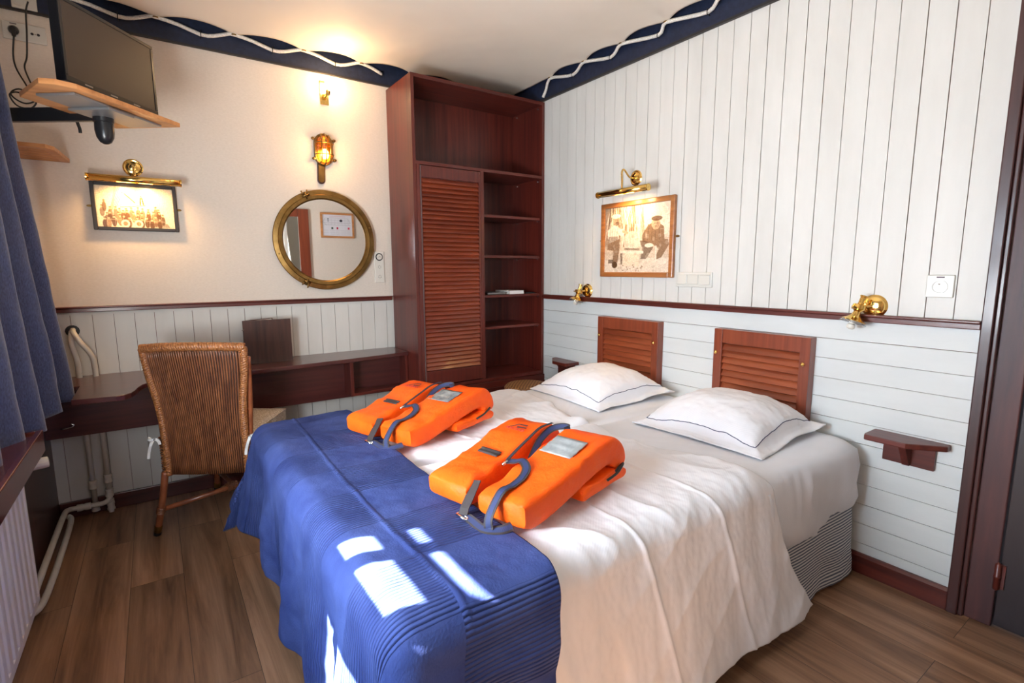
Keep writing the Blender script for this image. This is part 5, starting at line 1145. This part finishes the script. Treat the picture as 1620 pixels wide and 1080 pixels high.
make_vest('folded orange life jacket with bright silver patch on the near white duvet', (0.668, 1.150, 0.630), math.radians(14), m_reflex, 2.0, 0.07)
make_vest('folded orange life jacket with dull grey patch nearer the wardrobe', (0.668, 1.885, 0.630), math.radians(20), m_reflex_d, 7.0, 0.10)

# ================================================================== RATTAN CHAIR
ch = thing('rattan_chair', 'brown woven rattan chair pushed in at the desk', 'chair', (0.265, 3.025, 0), math.radians(-30))
# local: x across, +y to the front; back at y ~ -0.25
def backpt(u, t):
    # u -1..1 across, t 0 bottom (z .32) .. 1 top (z .95)
    z = 0.315 + 0.62 * t; hw = 0.186 + 0.028 * sstep(0.35, 1.0, t)
    y = -0.245 - 0.045 * t ** 2 - 0.045 * (1 - u * u) * (0.3 + 0.7 * t)
    return Vector((u * hw, y, z + 0.012 * (1 - u * u) * t))
b = MB(); ns = 38
for k in range(ns + 1):
    u = -0.96 + 1.92 * k / ns; b.tube([backpt(u, t / 14) for t in range(15)], 0.0040, 6)
bk_ = b.build('woven_back', m_cane, ch, smooth=True, local=True)
P = [[tuple(backpt(-0.97 + 1.94 * i / 24, j / 24) + Vector((0, 0.002, 0))) for j in range(25)] for i in range(25)]
o_ = MB().grid(P, 25, 25).build('weave_backing', m_cane_d, bk_, smooth=True, local=True); md = o_.modifiers.new('s', 'SOLIDIFY'); md.thickness = 0.0015
def braid(name, pts, r_, mt=m_braid, turns=40):
    pts = smoothpath(pts, 8); b = MB(); b.tube(pts, r_ * 0.72, 10); m = len(pts)
    for ph in (0, 2 * PI / 3, 4 * PI / 3):
        pp = []; n_ = m * 3
        for i in range(n_):
            f = i / (n_ - 1) * (m - 1); k = min(int(f), m - 2); p = pts[k].lerp(pts[k + 1], f - k); t = (pts[k + 1] - pts[k]).normalized()
            a = t.cross(Vector((0, 1, 0.01))).normalized(); c = t.cross(a); an = ph + i / (n_ - 1) * turns * 2 * PI / 3
            pp.append(p + (a * math.cos(an) + c * math.sin(an)) * r_ * 0.6)
        b.tube(pp, r_ * 0.55, 6)
    return b.build(name, mt, ch, smooth=True, local=True)
braid('top_rail', [backpt(u, 1.0) + Vector((0, 0, 0.008)) for u in (-1.05, -0.7, -0.35, 0, 0.35, 0.7, 1.05)], 0.019, turns=42)
for sx in (-1, 1):
    braid('side_rail', [backpt(sx * 1.05, 1.0) + Vector((0, 0, 0.004)), backpt(sx * 1.03, 0.8), backpt(sx * 1.0, 0.6), backpt(sx * 1.0, 0.4), backpt(sx * 1.0, 0.2), backpt(sx * 1.0, 0.0)], 0.017, turns=60)
    # outer post swelling forward into the arm-less side
    b = MB(); b.tube(smoothpath([backpt(sx * 1.08, 0.93) + Vector((0, 0.018, 0)), backpt(sx * 1.10, 0.6) + Vector((0, 0.022, 0)), backpt(sx * 1.08, 0.3) + Vector((0, 0.02, 0)), backpt(sx * 1.06, 0.0) + Vector((0, 0.012, 0))], 6), 0.013, 10)
    b.build('back_post', m_rattan, ch, smooth=True, local=True)
    b = MB()
    for k in range(14): torus(b, backpt(sx * 1.05, 0.30 - k * 0.021) + Vector((0, 0.010, 0)), (0, 0.05, 1), 0.021, 0.0045, 14, 6)
    b.build('wrapped_binding', m_cane, ch, smooth=True, local=True)
b = MB(); b.box(-0.20, 0.20, -0.235, 0.235, 0.40, 0.438); b.build('seat', m_cane, ch, local=True, bevel=0.01)
b = MB()
for k in range(8):
    z = 0.33 + 0.010 * k; b.tube([(-0.205, -0.23, z), (-0.21, 0.0, z), (-0.205, 0.235, z), (-0.10, 0.245, z), (0.10, 0.245, z), (0.205, 0.235, z), (0.21, 0, z), (0.205, -0.23, z)], 0.0055, 6)
b.build('woven_apron', m_cane, ch, smooth=True, local=True)
legs = {'rl': ((-0.200, -0.250, 0.33), (-0.215, -0.265, 0.20), (-0.272, -0.238 - 0.0, 0.012)), 'rr': ((0.200, -0.250, 0.33), (0.215, -0.265, 0.20), (0.265, -0.250, 0.012)), 'fl': ((-0.19, 0.22, 0.40), (-0.195, 0.23, 0.2), (-0.235, 0.29, 0.012)), 'fr': ((0.19, 0.22, 0.40), (0.195, 0.23, 0.2), (0.235, 0.29, 0.012))}
for k, pts in legs.items():
    lg = MB().tube(smoothpath(pts, 6), 0.0155, 12).build('leg', m_rattan, ch, smooth=True, local=True)
    e = Vector(pts[2]); d = (Vector(pts[1]) - e).normalized()
    b = MB(); b.lathe([(0.0165, 0.008), (0.0172, 0.012), (0.0172, 0.045), (0.0160, 0.047)], axisM(e, d), 14); b.build('brass_ferrule', m_agedbrass, lg, smooth=True, auto=40, local=True)
    b = MB(); b.lathe([(0.010, -0.011), (0.0175, -0.008), (0.0175, 0.008), (0, 0.009)], axisM(e, d), 14); b.build('rubber_foot', m_blackp, lg, smooth=True, auto=40, local=True)
    b = MB(); c = e + d * 0.135
    for q in range(6): torus(b, c + d * (q * 0.006 - 0.015), d, 0.017, 0.0035, 14, 6)
    b.build('cane_wrap', m_cane, lg, smooth=True, local=True)
def L_(k): e = Vector(legs[k][2]); return e + (Vector(legs[k][1]) - e).normalized() * 0.135
for a, c in (('rl', 'fr'), ('rr', 'fl')): MB().tube([L_(a), L_(c)], 0.0125, 12).build('stretcher', m_rattan, ch, smooth=True, local=True)
b = MB(); M_ = (L_('rl') + L_('fr')) / 2
for q in range(9): torus(b, M_ + (L_('fr') - L_('rl')).normalized() * (q * 0.006 - 0.024) + Vector((0, 0, 0.004)), (L_('fr') - L_('rl')), 0.021, 0.0035, 14, 6)
b.build('cane_wrap', m_cane, ch, smooth=True, local=True)
# cushion
cs = thing('seat_cushion', 'thick beige seat cushion tied to the rattan chair', 'cushion', (0.262, 3.018, 0.442), math.radians(-30))
n = 40; P = []; Q = []
for i in range(n):
    r1, r2 = [], []
    for j in range(n):
        u, v = -1 + 2 * i / (n - 1), -1 + 2 * j / (n - 1); ed = max(abs(u), abs(v)); x = u * 0.218 * (1 + 0.02 * v); y = v * 0.210 - 0.004
        z = 0.075 + 0.018 * (1 - u ** 4) * (1 - v ** 4) + 0.003 * fbm(x * 8, y * 8); r1.append((x, y, z - 0.008 * sstep(0.93, 1, ed))); r2.append((x, y, 0.001 + 0.008 * sstep(0.93, 1, ed)))
    P.append(r1); Q.append(r2)
b = MB(); b.grid(P, n, n); b.grid(Q, n, n)
per = [i * n for i in range(n)] + [(n - 1) * n + j for j in range(1, n)] + [i * n + n - 1 for i in range(n - 2, -1, -1)] + [j for j in range(n - 2, 0, -1)]
for a, c in zip(per, per[1:] + per[:1]): b.f.append((a, c, c + n * n, a + n * n)); b.mi.append(0)
b.build('cushion_body', m_cush, cs, smooth=True, local=True, auto=50)
b = MB(); b.tube([P[i][0] for i in range(n)] + [P[n - 1][j] for j in range(1, n)] + [P[i][n - 1] for i in range(n - 2, -1, -1)] + [P[0][j] for j in range(n - 2, 0, -1)], 0.004, 6); b.build('piping', m_cush, cs, smooth=True, local=True)
for sx in (-1, 1):
    b = MB(); c = Vector((sx * 0.222, -0.275, 0.065 if sx > 0 else 0.06))
    b.ribbon(smoothpath([c + Vector((-sx * 0.02, 0.05, -0.01)), c, c + Vector((sx * 0.012, -0.012, 0.006)), c + Vector((sx * 0.02, 0.0, 0.012)), c + Vector((0.0, 0, 0.0))], 5), (0, 0.2, 1), 0.010, 0.0008)
    b.ribbon(smoothpath([c, c + Vector((-0.008, -0.012, -0.03)), c + Vector((-0.018, -0.008, -0.06)), c + Vector((-0.022, -0.010, -0.088))], 5), (1, 0.2, 0), 0.012, 0.0008)
    b.ribbon(smoothpath([c, c + Vector((0.016, -0.008, 0.006)), c + Vector((0.030, -0.008, -0.004)), c + Vector((0.034, -0.008, -0.02))], 5), (0, 0.2, 1), 0.012, 0.0008)
    b.build('tie_ribbon', m_ribbon, cs, local=True)

# wicker stool beyond the bed
st = thing('wicker_stool', 'round wicker stool between the bed and the wardrobe', 'stool', (2.07, 2.80, 0))
def basket_mat():
    m, nt, b = newmat('basket_weave'); v = coords(nt, (1, 1, 1)); ck = N(nt, 'ShaderNodeTexChecker', Scale=70.0); nt.links.new(v, ck.inputs['Vector'])
    ck.inputs['Color1'].default_value = (0.42, 0.22, 0.09, 1); ck.inputs['Color2'].default_value = (0.13, 0.055, 0.022, 1); nt.links.new(ck.outputs[0], b.inputs['Base Color']); b.inputs['Roughness'].default_value = 0.5; bump(nt, b, ck.outputs['Fac'], 0.8, 0.003); return m
m_basket = basket_mat()
b = MB(); b.lathe([(0.0, 0.495), (0.10, 0.495), (0.140, 0.488), (0.158, 0.470), (0.160, 0.40), (0.150, 0.395), (0, 0.395)], Matrix.Translation((2.07, 2.80, 0.018)), 40); b.build('seat', m_basket, st, smooth=True)
for k in range(4):
    a = PI / 4 + k * PI / 2; MB().tube([(2.07 + 0.13 * math.cos(a), 2.80 + 0.13 * math.sin(a), 0.42), (2.07 + 0.15 * math.cos(a), 2.80 + 0.15 * math.sin(a), 0.0)], 0.012, 10).build('leg', m_rattan, st, smooth=True)
b = MB(); torus(b, (2.07, 2.80, 0.15), (0, 0, 1), 0.145, 0.007, 30, 8); b.build('stretcher_ring', m_rattan, st, smooth=True)
